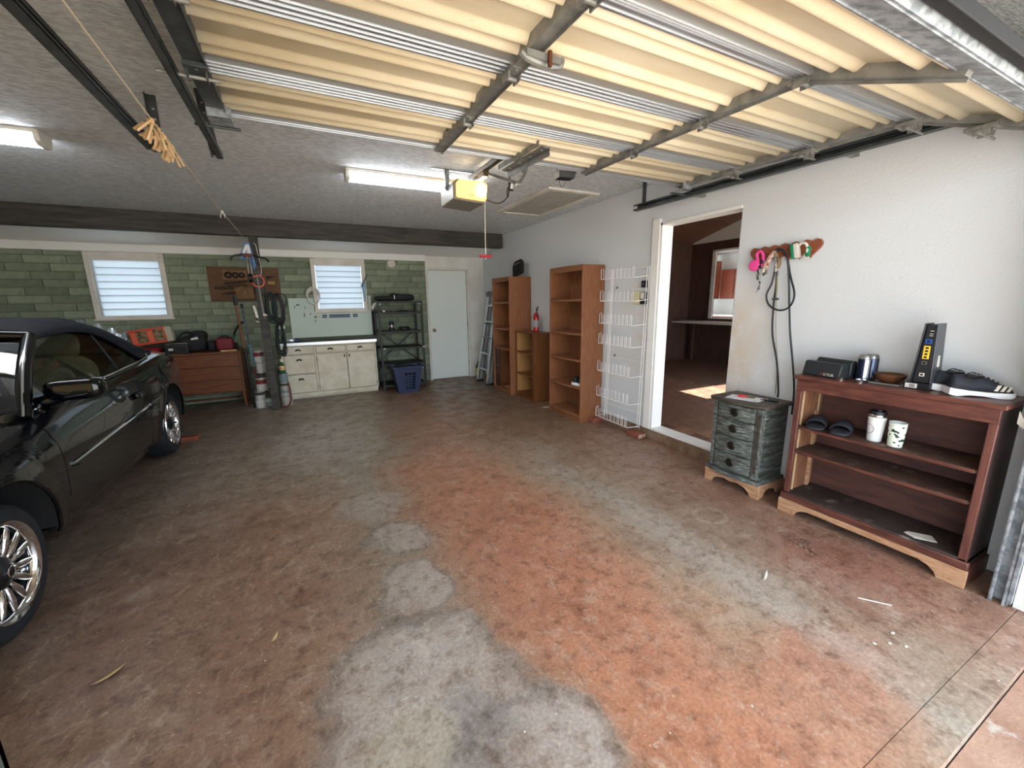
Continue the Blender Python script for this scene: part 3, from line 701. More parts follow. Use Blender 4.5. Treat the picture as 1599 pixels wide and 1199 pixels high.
b = B(); b.tube(smooth_path([(1.51,3.45,2.34),(1.58,3.36,2.30),(1.60,3.22,2.32),(1.57,3.1,2.40),(1.55,3.12,2.34),(1.58,3.16,2.31),(1.56,3.1,2.42),(1.53,2.98,2.5)],6), .005, 6); b.build('power_cord', black, op)
pc = B().tube([(1.425,3.28,2.46),(1.43,3.30,2.2),(1.435,3.32,1.83)], .0035, 6).build('release_cord', trim_m, op)
B().box(1.38,1.49,3.305,3.335,1.845,1.868).build('release_handle', M('red_plastic', (170,28,40), .45), pc, bevel=.008)
rm = T('hanging_remote', 'small black framed remote hanging beside the opener arm', 'remote', (1.62,3.2,2.36))
B().box(1.60,1.645,3.19,3.205,2.365,2.435).build('case', black, rm, bevel=.006); B().box(1.608,1.637,3.185,3.19,2.38,2.42).build('face', M('pale_face', (236,240,240), .3), rm)
B().tube([(1.622,3.197,2.435),(1.63,3.18,2.52),(1.62,3.16,2.585)], .002, 5).build('string', trim_m, rm)
bx = T('ceiling_box', 'small black plastic box under far end of a door stile', 'box', (1.86,2.76,2.36))
B().hexa([(1.80,2.74,2.375),(1.92,2.72,2.375),(1.93,2.80,2.375),(1.81,2.82,2.375),(1.79,2.73,2.42),(1.93,2.71,2.42),(1.94,2.81,2.42),(1.80,2.83,2.42)]).build('case', black, bx, bevel=.004)
B().tube(smooth_path([(1.90,2.80,2.375),(1.93,2.9,2.36),(1.97,3.0,2.42),(2.0,3.1,2.585)],5), .002, 5).build('wire', black, bx)
# ------------------------------------------------------------------ fluorescent lights
glow = M('fluorescent_diffuser', (246,250,255), .4, emit=15.0)
for x0, x1, lab in ((.43,1.66,'lit fluorescent ceiling light next to the garage door opener'),(-2.62,-1.39,'lit fluorescent ceiling light above the black car')):
    ft = T('fluorescent_light', lab, 'ceiling light', ((x0+x1)/2,3.97,2.50), 'fluorescent lights on the ceiling')
    B().box(x0,x1,3.88,4.06,2.565,2.59).build('base_plate', white, ft, bevel=.004)
    b = B(); b.prism([(3.89,2.565),(3.90,2.525),(3.93,2.508),(4.01,2.508),(4.04,2.525),(4.05,2.565)], 'x', x0+.03, x1-.03); b.build('diffuser', glow, ft, smooth=50)
    for a in (x0, x1-.03):
        b = B(); b.prism([(3.885,2.568),(3.893,2.522),(3.925,2.502),(4.015,2.502),(4.047,2.522),(4.055,2.568)], 'x', a, a+.03); b.build('end_cap', white, ft, bevel=.003)
# ------------------------------------------------------------------ clothes line with pegs
line = [(-.45,.44,2.255),(-.50,1.7,2.30),(-.525,2.65,2.298),(-.565,4.6,2.295),(-.565,6.525,2.285)]
cl = T('clothes_line', 'thin string line running from the timber post up to top left', 'string', (-.53,3.5,2.29))
B().tube(line, .0035, 6).build('string', M('twine', (196,184,160), .8), cl)
b = B().sphere((-.564,4.62,2.296), .013); b.tube(smooth_path([(-.564,4.62,2.296),(-.548,4.62,2.27),(-.552,4.63,2.25)],4), .004, 5); b.tube(smooth_path([(-.564,4.62,2.296),(-.58,4.62,2.26),(-.575,4.6,2.245)],4), .004, 5); b.build('knot', trim_m, cl)
pegb = B()
pegb.hexa([(-.005,.006,-.078),(.005,.006,-.078),(.005,.014,-.078),(-.005,.014,-.078),(-.005,.0005,.012),(.005,.0005,.012),(.005,.008,.012),(-.005,.008,.012)])
peg1 = pegb.mesh('peg_half', Vector((0,0,0)), [pine], 0)
pegb = B(); pegb.hexa([(-.005,-.014,-.078),(.005,-.014,-.078),(.005,-.006,-.078),(-.005,-.006,-.078),(-.005,-.008,.012),(.005,-.008,.012),(.005,-.0005,.012),(-.005,-.0005,.012)])
peg2 = pegb.mesh('peg_half', Vector((0,0,0)), [pine], 0)
spm = B().cyl((-.007,0,-.02),(.007,0,-.02),.006,n=8).mesh('spring', Vector((0,0,0)), [dgalv], 0)
NP = 16
for i in range(NP):
    t = i/(NP-1); y = 2.50+.42*t
    lab = 'wooden clothes peg in the bunch hanging on the string line'
    p = T('clothes_peg', lab, 'clothes peg', (-.523-.009*t, y, 2.288), 'clothes pegs on the string line')
    p.rotation_euler = (random.uniform(-.5,.5), random.uniform(-.25,.35) if i % 2 else random.uniform(.35,1.15), random.uniform(-.5,.5)+1.2)
    for nm, me in (('peg_half', peg1), ('peg_half', peg2), ('spring', spm)):
        o = bpy.data.objects.new(nm, me); col.objects.link(o); o.parent = p
# ------------------------------------------------------------------ black convertible
paint = M('black_car_paint', (5,7,12), .2, 0, coat=.8, spec=.15)
softtop = M('navy_soft_top', (20,25,38), .85, c2=(15,19,30), scale=60, bump=.25, bscale=300)
cream_l = M('cream_leather', (196,186,156), .5, c2=(178,168,138), scale=10, bump=.1, bscale=60)
tyre_m = M('tyre_rubber', (32,36,42), .65, c2=(26,29,34), scale=20, bump=.1, bscale=90)
carglass = glass('car_glass', (206,220,212)); windsh = glass('windscreen_glass', (206,218,214))
XC = -2.15
car = T('car', 'black two-door convertible with dark soft top and chrome wheels', 'car', (XC,3.9,0))
Wt = [(1.48,.42),(1.54,.62),(1.7,.77),(2.0,.845),(2.48,.872),(3.2,.872),(4.2,.872),(5.1,.872),(5.5,.858),(5.85,.81),(6.12,.73),(6.28,.60),(6.35,.42)]
ZB = [(1.48,.60),(1.7,.69),(2.2,.775),(2.7,.835),(3.2,.90),(4.0,.93),(4.7,.955),(5.3,.985),(5.75,.965),(6.1,.90),(6.35,.80)]
ZC = [(1.48,.63),(1.7,.75),(2.2,.85),(2.7,.92),(3.1,.965),(5.2,1.05),(5.5,1.05),(5.8,1.02),(6.1,.95),(6.35,.83)]
HF, HR, AR = 2.48, 5.10, .405
def zlow(y):
    z = interp(y, [(1.48,.30),(1.8,.21),(3.0,.24),(4.7,.25),(5.9,.27),(6.35,.36)])
    for h in (HF, HR):
        if abs(y-h) < AR: z = max(z, .31+math.sqrt(AR*AR-(y-h)**2))
    return z
def sidex(y, z):
    Wd = sinterp(y, Wt); zb = sinterp(y, ZB)
    off = interp(z, [(.18,.10),(.24,.06),(.32,.022),(.45,.006),(.56,0),(.66,.0),(.74,.010),(zb-.06,.045),(zb-.02,.068),(zb,.092)])
    for h in (HF, HR):     # flared lip over the wheels
        d = math.hypot(y-h, z-.31)
        if d < AR+.10: off -= .012*(1-(d-AR)/.10) if d > AR else .012
    return Wd-off
DY0, DY1, DZ = 3.03, 4.45, .30
cols = sorted({round(1.48+i*(4.87/190), 4) for i in range(191)} | {DY0-.004, DY0+.004, DY1-.004, DY1+.004} | {h+s*AR*.999 for h in (HF,HR) for s in (-1,1)})
NR = 16
def col_pts(y, sg, zl=None):
    zl = zlow(y) if zl is None else zl; zb = sinterp(y, ZB)
    return [Vector((XC+sg*sidex(y, lerp(zl, zb, (j/NR)**.85)), y, lerp(zl, zb, (j/NR)**.85))) for j in range(NR+1)]
body = B()
for sg in (1, -1):
    cs = []
    for y in cols:
        if DY0-.001 < y-.0 < DY1+.001 and (DY0+.003 < y < DY1-.003 or True) and DY0 < y < DY1:
            cs.append((y, None))
        else: cs.append((y, 1))
    for (ya, ka), (yb, kb) in zip(cs, cs[1:]):
        if ka is None or kb is None:   # door zone: only the rocker strip below the door
            if ya < DY0 or yb > DY1: continue
            for z0, z1 in ((.235,.265),(.265,DZ-.004)):
                body.add([(XC+sg*sidex(ya,z0),ya,z0),(XC+sg*sidex(yb,z0),yb,z0),(XC+sg*sidex(yb,z1),yb,z1),(XC+sg*sidex(ya,z1),ya,z1)], [(0,1,2,3)])
        else:
            pa, pb = col_pts(ya, sg), col_pts(yb, sg)
            body.loft([pa, pb], caps=False, closed=False)
# top surfaces: bonnet, shoulders, boot lid
NT = 14
def top_pts(y, full):
    x0 = sidex(y, sinterp(y, ZB)); zb = sinterp(y, ZB); zc_ = sinterp(y, ZC) if full else zb+.012
    if full: return [Vector((XC+lerp(-x0,x0,i/NT), y, zb+(zc_-zb)*(1-abs(2*i/NT-1)**2.2))) for i in range(NT+1)]
for lo, hi in ((1.48,3.0),(5.10,6.35)):
    ys = [y for y in cols if lo <= y <= hi]
    body.loft([top_pts(y, True) for y in ys], caps=False, closed=False)
ys = [y for y in cols if 2.98 <= y <= 5.12]
for sg in (1,-1):
    body.loft([[Vector((XC+sg*sidex(y, sinterp(y,ZB)), y, sinterp(y,ZB))), Vector((XC+sg*(sidex(y, sinterp(y,ZB))-.045), y, sinterp(y,ZB)+.012)), Vector((XC+sg*.70, y, sinterp(y,ZB)+.006)), Vector((XC+sg*.685, y, sinterp(y,ZB)-.12))] for y in ys], caps=False, closed=False)
for y in (1.48, 6.35):
    a, c = col_pts(y, 1), col_pts(y, -1)
    t = top_pts(y, True)
    body.add(c+t[1:-1]+a[::-1], [tuple(range(len(c)+len(t)-2+len(a)))])
bo = body.build('body', paint, car, smooth=35, recalc=True)
for sg in (1, -1):
    d = B()
    ys = [y for y in cols if DY0+.003 <= y <= DY1-.003]
    d.loft([col_pts(y, sg, DZ) for y in ys], caps=False, closed=False)
    do = d.build('door', paint, car, smooth=35)
    B().tube([(XC+sg*(.876),y,.598+.03*(y-3.06)) for y in (3.10,3.5,4.0,4.42)], .010, 8).build('chrome_strip', chrome, do)
    h = B(); h.sbox((XC+sg*(.872),4.29,.765), .05,.17,.05,.6); h.build('door_handle', paint, do)
    B().lathe([(.001,sg*.018),(.016,sg*.018),(.016,0)], (XC+sg*.872,3.14,.585), 'x', 12).build('lock_cap', black, do)
    B().tube([(XC+sg*.876,y,.598+.03*(y-3.06)) for y in (4.47,4.6,4.71)], .009, 8).build('chrome_strip', chrome, car)
    # belt line chrome and arch lips
    B().tube(smooth_path([(XC+sg*(sidex(y, sinterp(y,ZB))-.04), y, sinterp(y,ZB)+.014) for y in (3.2,3.8,4.3,4.8,5.0)]+[(XC+sg*.73,5.12,.998),(XC+sg*.66,5.28,1.025),(XC+sg*.5,5.42,1.05)],4), .009, 8).build('belt_moulding', chrome, car)
    for hy in (HF, HR):
        l = B(); l.tube([(XC+sg*(sidex(hy+AR*math.cos(a), .31+AR*math.sin(a))-.004), hy+AR*math.cos(a), .31+AR*math.sin(a)) for a in [math.radians(-2+184*i/40) for i in range(41)]], .010, 8); l.build('arch_lip', paint, car)
        wl = B(); wl.loft([[Vector((XC+sg*q, hy+(AR-.002)*math.cos(a), .31+(AR-.002)*math.sin(a))) for a in [math.radians(2+176*i/28) for i in range(29)]] for q in (.868,.58)], caps=False, closed=False)
        wl.add([Vector((XC+sg*.58, hy+AR*math.cos(a), .31+AR*math.sin(a))) for a in [math.radians(2+176*i/28) for i in range(29)]], [tuple(range(29))]); wl.build('wheel_liner', rubber, car)
# underfloor and cabin tub
u = B(); u.box(XC-.60,XC+.60,1.6,6.2,.22,.24); u.box(XC-.76,XC+.76,2.98,4.62,.25,.27); u.build('underfloor', rubber, car)
u = B(); u.box(XC-.70,XC+.70,3.0,3.12,.26,.93); u.box(XC-.70,XC+.70,3.12,5.35,.30,.34); u.box(XC-.70,XC-.675,3.1,5.35,.3,.9); u.box(XC+.675,XC+.70,3.1,5.35,.3,.9); u.box(XC-.68,XC+.68,5.30,5.38,.3,.95); u.build('cabin_tub', M('cabin_trim', (58,56,48), .7), car)
u = B(); u.prism([(3.10,.60),(3.10,.95),(3.3,.975),(3.55,.95),(3.6,.82),(3.5,.60)], 'x', XC-.68, XC+.68); u.build('dashboard', M('dash_dark', (40,42,40), .7), car, bevel=.02)
sw = B(); mt = Matrix.Translation((XC+.36,3.80,.90)) @ Matrix.Rotation(math.radians(-65), 4, 'X'); sw.m = mt
sw.tube([(.18*math.cos(2*PI*i/24), .18*math.sin(2*PI*i/24), 0) for i in range(24)], .014, 8, True); sw.bar((-.17,0,0),(.17,0,0),.03,.02); sw.bar((0,0,0),(0,-.17,0),.03,.02); sw.build('steering_wheel', black, car)
for sx in (.36, -.36):
    s = B(); s.sbox((XC+sx,4.20,.50), .50,.58,.22,.4); s.m = Matrix.Translation((XC+sx,4.30,.52)) @ Matrix.Rotation(math.radians(-17), 4, 'X')
    s.sbox((0,0,.28), .48,.17,.64,.45); s.sbox((0,-.03,.26), .30,.16,.50,.5)
    se = s.build('front_seat', cream_l, car)
    h = B(s.m); h.sbox((0,.0,.685), .27,.11,.20,.5); h.build('headrest', cream_l, se)
s = B(); s.sbox((XC,5.0,.55), 1.2,.45,.22,.35); s.m = Matrix.Translation((XC,5.22,.6)) @ Matrix.Rotation(math.radians(-15), 4, 'X'); s.sbox((-.3,0,.24), .56,.16,.5,.4); s.sbox((.3,0,.24), .56,.16,.5,.4); s.build('rear_seat', cream_l, car)
# soft top, pillars and glass
def xg(z): return .725-(z-.93)/.35*.15
ZR = [(3.64,1.325),(3.85,1.385),(4.15,1.41),(4.45,1.395),(4.75,1.335),(5.05,1.215),(5.3,1.105),(5.44,1.045)]
ZE = [(3.64,1.275),(3.95,1.295),(4.25,1.295),(4.5,1.26),(4.72,1.17),(4.9,1.06),(5.02,.992),(5.2,.99),(5.44,1.01)]
def top_sec(y):
    zr, ze = sinterp(y, ZR), sinterp(y, ZE); xe = xg(ze)+.014; k = interp(y, [(5.0,0),(5.44,1)])
    half = [(xe,ze),(xe-.012,ze+(zr-ze)*.35+.0),(xe*.90,ze+(zr-ze)*.66),(xe*.74,ze+(zr-ze)*.86),(xe*.4,zr-.010),(0,zr)]
    half = [(a*lerp(1,.97,k), z) for a, z in half]
    return [Vector((XC+a,y,z)) for a, z in half]+[Vector((XC-a,y,z)) for a, z in half[-2::-1]]
ys = [3.64+i*(5.44-3.64)/48 for i in range(49)]
st = B(); st.loft([top_sec(y) for y in ys], caps=False, closed=False); so = st.build('soft_top', softtop, car, smooth=50, solid=.02)
for y in (3.70, 4.42): 
    B().tube([p+Vector((0,0,.012)) for p in top_sec(y)], .006, 6).build('top_seam', softtop, so)
for sg in (1,-1):
    a = Vector((XC+sg*.752,3.05,.89)); c = Vector((XC+sg*.592,3.65,1.302)); m_ = (a+c)/2+Vector((0,-.02,.022))
    ap = B(); ap.tube(smooth_path([a,m_,c],6), .034, 10); po = ap.build('windscreen_pillar', paint, car)
    B().tube([p+Vector((sg*.01,-.030,.022)) for p in smooth_path([a,m_,c],6)], .006, 6).build('pillar_trim', chrome, po)
    def ztop(y): return min(interp(y, [(3.1,.885),(3.65,1.285),(9,9)]), sinterp(max(y,3.65), ZE)+.012)
    for y0, y1, nm in ((3.14,4.47,'door_glass'),(4.49,5.0,'quarter_glass')):
        gl = B(); gl.grid(lambda uu, v: Vector((XC+sg*xg(lerp(sinterp(lerp(y0,y1,uu),ZB)-.02, ztop(lerp(y0,y1,uu)), v)), lerp(y0,y1,uu), lerp(sinterp(lerp(y0,y1,uu),ZB)-.02, ztop(lerp(y0,y1,uu)), v))), 30, 4)
        gl.build(nm, carglass, car, recalc=False)
    B().tube([(XC+sg*(xg(.95)+.004),4.48,.94),(XC+sg*(xg(1.255)+.004),4.48,1.255)], .008, 6).build('glass_seal', rubber, car)
    mi = B(); mi.sbox((XC+sg*.885,3.30,1.0), .27,.15,.125,.55); mi.tube([(XC+sg*.70,3.26,.93),(XC+sg*.80,3.28,.955),(XC+sg*.84,3.29,.975)], [.04,.032,.04], 10)
    mo = mi.build('wing_mirror', paint, car); B().box(XC+sg*.885-.11,XC+sg*.885+.11,3.372,3.377,.95,1.05).build('mirror_glass', chrome, mo, bevel=.002)
    tl2 = B(); tl2.grid(lambda uu, v: Vector((XC+sg*(sinterp(lerp(5.95,6.3,uu),Wt)+.004-.03*v), lerp(5.95,6.3,uu), lerp(.62,.78,v))), 10, 3); tl2.build('tail_lamp', M('tail_lamp_red', (120,16,18), .2) if 'tail_lamp_red' not in MATS else MATS['tail_lamp_red'], car, recalc=False, solid=.01)
    hl = B(); hl.sbox((XC+sg*.56,1.60,.62), .34,.16,.12,.6); hl.build('headlamp', M('lamp_clear', (200,206,210), .15, .6) if 'lamp_clear' not in MATS else MATS['lamp_clear'], car)
ws = B(); ws.grid(lambda uu, v: Vector((XC+lerp(-1,1,uu)*lerp(.735,.575,v), lerp(3.03-.17*(1-(2*uu-1)**2), 3.65-.09*(1-(2*uu-1)**2), v), lerp(.92+.045*(1-(2*uu-1)**2), 1.30+.03*(1-(2*uu-1)**2), v))), 20, 8)
ws.build('windscreen', windsh, car, recalc=False)
hd = B(); hd.tube([(XC+lerp(-.59,.59,i/16), 3.645-.09*(1-(2*i/16-1)**2), 1.305+.033*(1-(2*i/16-1)**2)) for i in range(17)], .03, 10); hd.build('windscreen_header', paint, car)
g = B(); g.sbox((XC,1.50,.55), .5,.1,.14,.6); g.build('grille', black, car)
# wheels
def wheel(x, y, sg):
    w_ = T('wheel', None, None, (0,0,0)); w_.parent = car; w_.location = Vector((x,y,.31))-LOC[car]; w_.rotation_euler = (0,0,0 if sg > 0 else PI)
    del LOC[w_]; LOC[w_] = Vector((0,0,0))
    if 'label' in w_: del w_['label']
    b = B(); b.lathe([(.222,-.10),(.25,-.108),(.285,-.106),(.303,-.088),(.31,-.06),(.31,.06),(.303,.088),(.285,.106),(.25,.108),(.222,.10)], (0,0,0), 'x', 48); b.build('tyre', tyre_m, w_)
    b = B(); b.lathe([(.224,-.10),(.215,-.08),(.205,-.0),(.200,.045),(.208,.088),(.222,.102),(.228,.106),(.224,.110),(.214,.104),(.204,.080),(.196,.055)], (0,0,0), 'x', 48)
    b.lathe([(.001,.0),(.20,.03)], (0,0,0), 'x', 48); rim = b.build('rim', M('rim_dark', (70,72,76), .3, .9) if 'rim_dark' not in MATS else MATS['rim_dark'], w_)
    b = B(); b.lathe([(.229,.104),(.226,.112),(.214,.107),(.200,.088),(.198,.07)], (0,0,0), 'x', 64); b.build('rim_lip', chrome, w_)
    b = B()
    for i in range(14):
        a = 2*PI*i/14; mt = Matrix.Rotation(a, 4, 'X')
        bb = B(mt @ Matrix.Translation((.082,0,.135)) @ Matrix.Rotation(math.radians(4), 4, 'Y')); bb.sphere((0,0,0), .018,.017,.072, 10, 8)
        b.v += bb.v; o_ = len(b.v)-len(bb.v); b.f += [[o_+q for q in f] for f in bb.f]; b.fm += bb.fm
        bb = B(Matrix.Rotation(a+PI/14, 4, 'X') @ Matrix.Translation((.060,0,.165))); bb.sphere((0,0,0), .014,.010,.040, 8, 6)
        b.v += bb.v; o_ = len(b.v)-len(bb.v); b.f += [[o_+q for q in f] for f in bb.f]; b.fm += bb.fm
    b.build('spokes', chrome, w_, recalc=False)
    b = B(); b.lathe([(.001,.112),(.02,.112),(.026,.107),(.032,.108),(.036,.104),(.062,.094),(.078,.080),(.080,.05)], (0,0,0), 'x', 32); b.build('hub_cap', MATS['rim_dark'], w_)
    b = B(); b.lathe([(.020,.113),(.024,.116),(.028,.113),(.024,.109),(.020,.113)], (0,0,0), 'x', 24); b.build('hub_ring', chrome, w_)
    return w_
for y in (HF, HR):
    for sg in (1, -1): wheel(XC+sg*.735, y, sg)
ck = B(); ck.box(-1.42,-1.20,5.42,5.50,0,.055); ck.build('wheel_chock', M('red_brick', (146,84,66), .9, c2=(120,66,52), scale=14, bump=.3, bscale=60), bevel=.006, label='red brick lying behind the car rear wheel as a chock', cat='brick')
# ------------------------------------------------------------------ along the back wall
# low dresser behind the car
ds = T('dresser', 'low brown wooden dresser against green brick wall behind the car', 'dresser', (-1.6,7.2,0))
B().box(-2.32,-.885,6.99,7.46,.23,.80).build('body', walnut, ds, bevel=.004)
B().box(-2.34,-.875,6.965,7.47,.80,.825).build('top', walnut, ds, bevel=.004)
for x0, x1 in ((-2.30,-1.69),(-1.68,-.915)):
    for z0, z1 in ((.245,.415),(.43,.605),(.62,.79)): B().box(x0,x1,6.97,6.99,z0,z1).build('drawer', walnut, ds, bevel=.004)
for x in (-2.27,-.92):
    for y in (7.01,7.42): B().cyl((x,y,.24),(x+(.02 if x > -1 else -.02),y,0),.03,.018,n=10).build('leg', walnut, ds)
B().box(-2.25,-.94,7.40,7.42,.06,.09).build('stretcher', walnut, ds)
orange = M('orange_print_box', (206,74,44), .5); photo_d = M('box_picture', (70,52,36), .6, c2=(150,128,92), scale=22); cardb = M('card_grey', (176,170,150), .8)
bx = T('tool_box_carton', 'tilted orange carton with three dark pictures lying under left window', 'carton', (-1.97,7.2,.94))
m = Matrix.Translation((-1.97,7.2,1.065)) @ Matrix.Rotation(math.radians(-7), 4, 'Y')
b = B(m); b.box(-.28,.24,-.06,.06,-.105,.105); b.build('carton', orange, bx, bevel=.003)
b = B(m); b.box(.24,.31,-.055,.05,-.10,.10); b.build('carton_flap_end', cardb, bx, bevel=.003)
for x in (-.19,-.01,.17):
    b = B(m); b.box(x-.055,x+.055,-.063,-.06,-.075,.085); b.build('printed_picture', photo_d, bx)
for x in (-.10,.08):
    b = B(m); b.box(x-.025,x+.025,-.0625,-.06,-.08,.07); b.build('printed_stripe', M('orange_light', (224,110,80), .5) if 'orange_light' not in MATS else MATS['orange_light'], bx)
b = B(); b.sbox((-2.02,7.2,.873), .42,.30,.094,.5); b.build('red_pouch', M('red_cloth', (140,28,34), .7), label='flat red pouch under the tilted orange carton', cat='pouch')
foil = M('clear_plastic', (196,206,214), .12, .55)
b = B(); random.seed(3)
b.grid(lambda u, v: Vector((lerp(-2.58,-2.10,u), lerp(6.975,7.11,v)+.02*math.sin(u*17), .90+.05+.36*(1-.6*u)*(1-(2*v-1)**2*.75)+.03*math.sin(u*23+v*9)+.03*math.sin(v*31+u*11))), 22, 12)
b.build('plastic_bag', foil, smooth=20, solid=.003, label='crumpled shiny plastic bag left of the orange carton', cat='bag')
ch = T('battery_charger', 'dark grey battery charger with white label on dresser edge', 'charger', (-1.61,7.05,.825))
B().box(-1.735,-1.485,7.0,7.13,.826,.95).build('case', M('charger_case', (44,46,46), .5), ch, bevel=.008)
B().box(-1.725,-1.615,6.995,7.0,.84,.935).build('left_panel', blackm, ch); B().box(-1.605,-1.495,6.995,7.0,.84,.935).build('right_panel', blackm, ch)
B().box(-1.695,-1.645,6.991,6.995,.875,.905).build('label_plate', trim_m, ch)
B().tube([(-1.73,7.06,.95),(-1.72,7.06,.965),(-1.5,7.06,.965),(-1.49,7.06,.95)], .006, 6).build('carry_handle', dgalv, ch)
bb = T('tool_bag', 'black bag heaped on dresser behind the battery charger', 'bag', (-1.5,7.28,.825))
b = B(); b.sbox((-1.475,7.30,.936), .34,.25,.22,.6); b.sbox((-1.40,7.30,1.05), .22,.2,.14,.7); b.build('bag', blackm, bb)
b = B(); b.tube(smooth_path([(-1.62,7.2,1.0),(-1.56,7.2,1.09),(-1.46,7.2,1.10),(-1.38,7.2,1.02)],5), .010, 6); b.build('strap', black, bb)
B().hexa([(-1.47,7.18,1.0),(-1.39,7.18,1.02),(-1.385,7.20,.98),(-1.465,7.20,.96),(-1.47,7.17,1.02),(-1.39,7.17,1.04),(-1.385,7.19,1.0),(-1.465,7.19,.98)]).build('white_tag', trim_m, bb)
b = B(); b.sbox((-1.235,7.26,.90), .11,.26,.15,.55); b.build('dark_pouch', blackm, label='small black pouch between black bag and red case on dresser', cat='pouch')
rp = T('drill_case', 'small red tool case at right end of dresser top', 'case', (-1.07,7.15,.825))
b = B(); b.sbox((-1.07,7.16,.925), .21,.18,.18,.35); b.build('case', M('dark_red', (112,28,38), .6), rp); B().tube(smooth_path([(-1.14,7.16,1.0),(-1.10,7.16,1.035),(-1.04,7.16,1.035),(-1.0,7.16,1.0)],4), .010, 6).build('handle', black, rp)
sh = T('garden_shears', 'garden shears with green grips standing on dresser end', 'shears', (-.94,7.2,.825))
b = B(); b.tube(smooth_path([(-.97,7.2,1.0),(-.93,7.18,1.10),(-.86,7.16,1.20),(-.81,7.14,1.225)],4), .014, 8); b.build('blade', black, sh)
B().tube([(-.99,7.2,.93),(-.955,7.19,1.04)], .018, 8).build('green_grip', M('green_plastic', (40,120,84), .5), sh); B().tube([(-.94,7.2,.83),(-.95,7.2,.93)], .022, 8).build('body', blackm, sh)
b = B(); b.hexa([(-1.12,7.0,.826),(-.93,7.02,.826),(-.93,7.06,.826),(-1.12,7.05,.826),(-1.12,7.0,.842),(-.93,7.02,.842),(-.93,7.06,.842),(-1.12,7.05,.842)]); b.build('wood_offcut', pine, bevel=.002, label='thin pale wood offcut lying on front edge of dresser', cat='wood')
# two long handles standing beside the dresser
pl = T('long_handled_tool', 'long tool with orange-brown handle and black grip by dresser', 'tool', (-.78,6.83,0))
P = [Vector((-.83,6.76,1.60)), Vector((-.775,6.83,0))]
def on(P, t): return P[1].lerp(P[0], t)
B().tube([on(P,.55),on(P,.93)], .016, 8).build('handle', M('orange_wood', (112,68,46), .5), pl); B().tube([on(P,.92),on(P,1.0)], [.028,.022], 8).build('grip', black, pl); B().tube([on(P,0),on(P,.55)], .022, 8).build('shaft', black, pl)
p2 = T('pole', 'slim blue and black pole standing between dresser and timber post', 'pole', (-.70,6.88,0))
P = [Vector((-.765,6.80,1.49)), Vector((-.70,6.89,0))]
B().tube([on(P,.62),on(P,.97)], .013, 8).build('upper_tube', M('navy_speckle', (34,48,70), .4, c2=(110,120,130), scale=40), p2); B().tube([on(P,.40),on(P,.62)], .013, 8).build('blue_tube', M('pale_blue_tube', (96,140,158), .4), p2)
B().tube([on(P,.24),on(P,.40)], .014, 8).build('red_tube', M('dull_red', (120,56,46), .5), p2); B().tube([on(P,.16),on(P,.24)], .014, 8).build('white_tube', trim_m, p2); B().tube([on(P,0),on(P,.16)], .016, 8).build('tip', black, p2); B().tube([on(P,.96),on(P,1.0)], .018, 8).build('cap', black, p2)
# paint cans
can_w = M('can_white', (196,194,188), .45, c2=(170,166,158), scale=12); can_r = M('can_dark_red', (110,36,38), .5); can_b = M('can_grey_blue', (120,136,138), .5); can_k = M('can_dark', (60,52,44), .6); can_met = M('can_metal', (150,150,148), .35, .9)
def can(x, y, z, r, h, body, band, lab):
    t = T('paint_can', lab, 'can', (x,y,z), 'paint cans round the timber post')
    B().lathe([(.001,0),(r,0),(r*1.02,.004),(r,.01),(r,h-.012),(r*1.03,h-.006),(r*1.02,h),(r*.9,h),(r*.86,h-.008),(.001,h-.008)], (x,y,z), 'z', 20).build('can', [body], t)
    B().lathe([(r*1.006,h*.52),(r*1.006,h*.86)], (x,y,z), 'z', 20).build('paper_label', band, t)
    B().lathe([(r*1.03,h-.006),(r*1.03,h+.001),(r*.92,h+.001)], (x,y,z), 'z', 20).build('rim', can_met, t)
    b = B(); b.tube([(x+r*1.02*math.cos(a), y-.02-r*.45*math.sin(a), z+h*.8-r*.9*math.sin(a)) for a in [PI*i/10 for i in range(11)]], .002, 5); b.build('wire_handle', can_met, t)
# a low plank rack keeps the upper cans off the floor stack
can(-.70,6.79,0,.065,.125,can_w,can_w,'white can on the floor left of the timber post, lowest')
can(-.61,6.86,0,.062,.125,can_b,can_w,'grey-blue can on the floor just behind foot of timber post')
can(-.695,6.79,.126,.064,.125,can_w,can_k,'white can with dark label, second up left of post')
can(-.60,6.86,.126,.062,.12,can_k,can_k,'dark brown can second up and closest to the post')
can(-.66,6.80,.252,.070,.19,can_w,can_r,'white can with dark red label, third up left of post')
can(-.65,6.81,.443,.060,.07,can_k,can_k,'short dark can below the plain white tin left of post')
can(-.64,6.81,.514,.062,.15,can_w,can_w,'plain white tin fifth up in stack left of post')
can(-.645,6.81,.665,.066,.165,can_w,can_r,'white tin with dark red label topmost in stack left of post')
can(-.36,6.80,0,.070,.13,can_w,can_w,'white can on the floor right of the timber post')
can(-.365,6.80,.131,.070,.11,can_w,can_b,'white can with grey band second up right of post')
can(-.37,6.80,.242,.062,.10,can_w,can_k,'small white can with black label right of post')
can(-.375,6.80,.343,.060,.13,can_b,can_b,'pale blue-grey can topmost right of the timber post')
sb = T('spray_bottle', 'green bottle with yellow label standing on cans right of post', 'bottle', (-.375,6.8,.474))
B().lathe([(.001,0),(.036,0),(.038,.01),(.038,.12),(.03,.15),(.014,.165),(.014,.18),(.001,.18)], (-.375,6.8,.474), 'z', 16).build('bottle', M('bottle_green', (30,86,58), .35), sb)
B().lathe([(.039,.05),(.039,.115)], (-.375,6.8,.474), 'z', 16).build('bottle_label', M('label_yellow', (206,150,44), .5, c2=(230,220,190), scale=18), sb); B().lathe([(.016,.17),(.018,.2),(.016,.215),(.001,.215)], (-.375,6.8,.474), 'z', 12).build('cap', trim_m, sb)
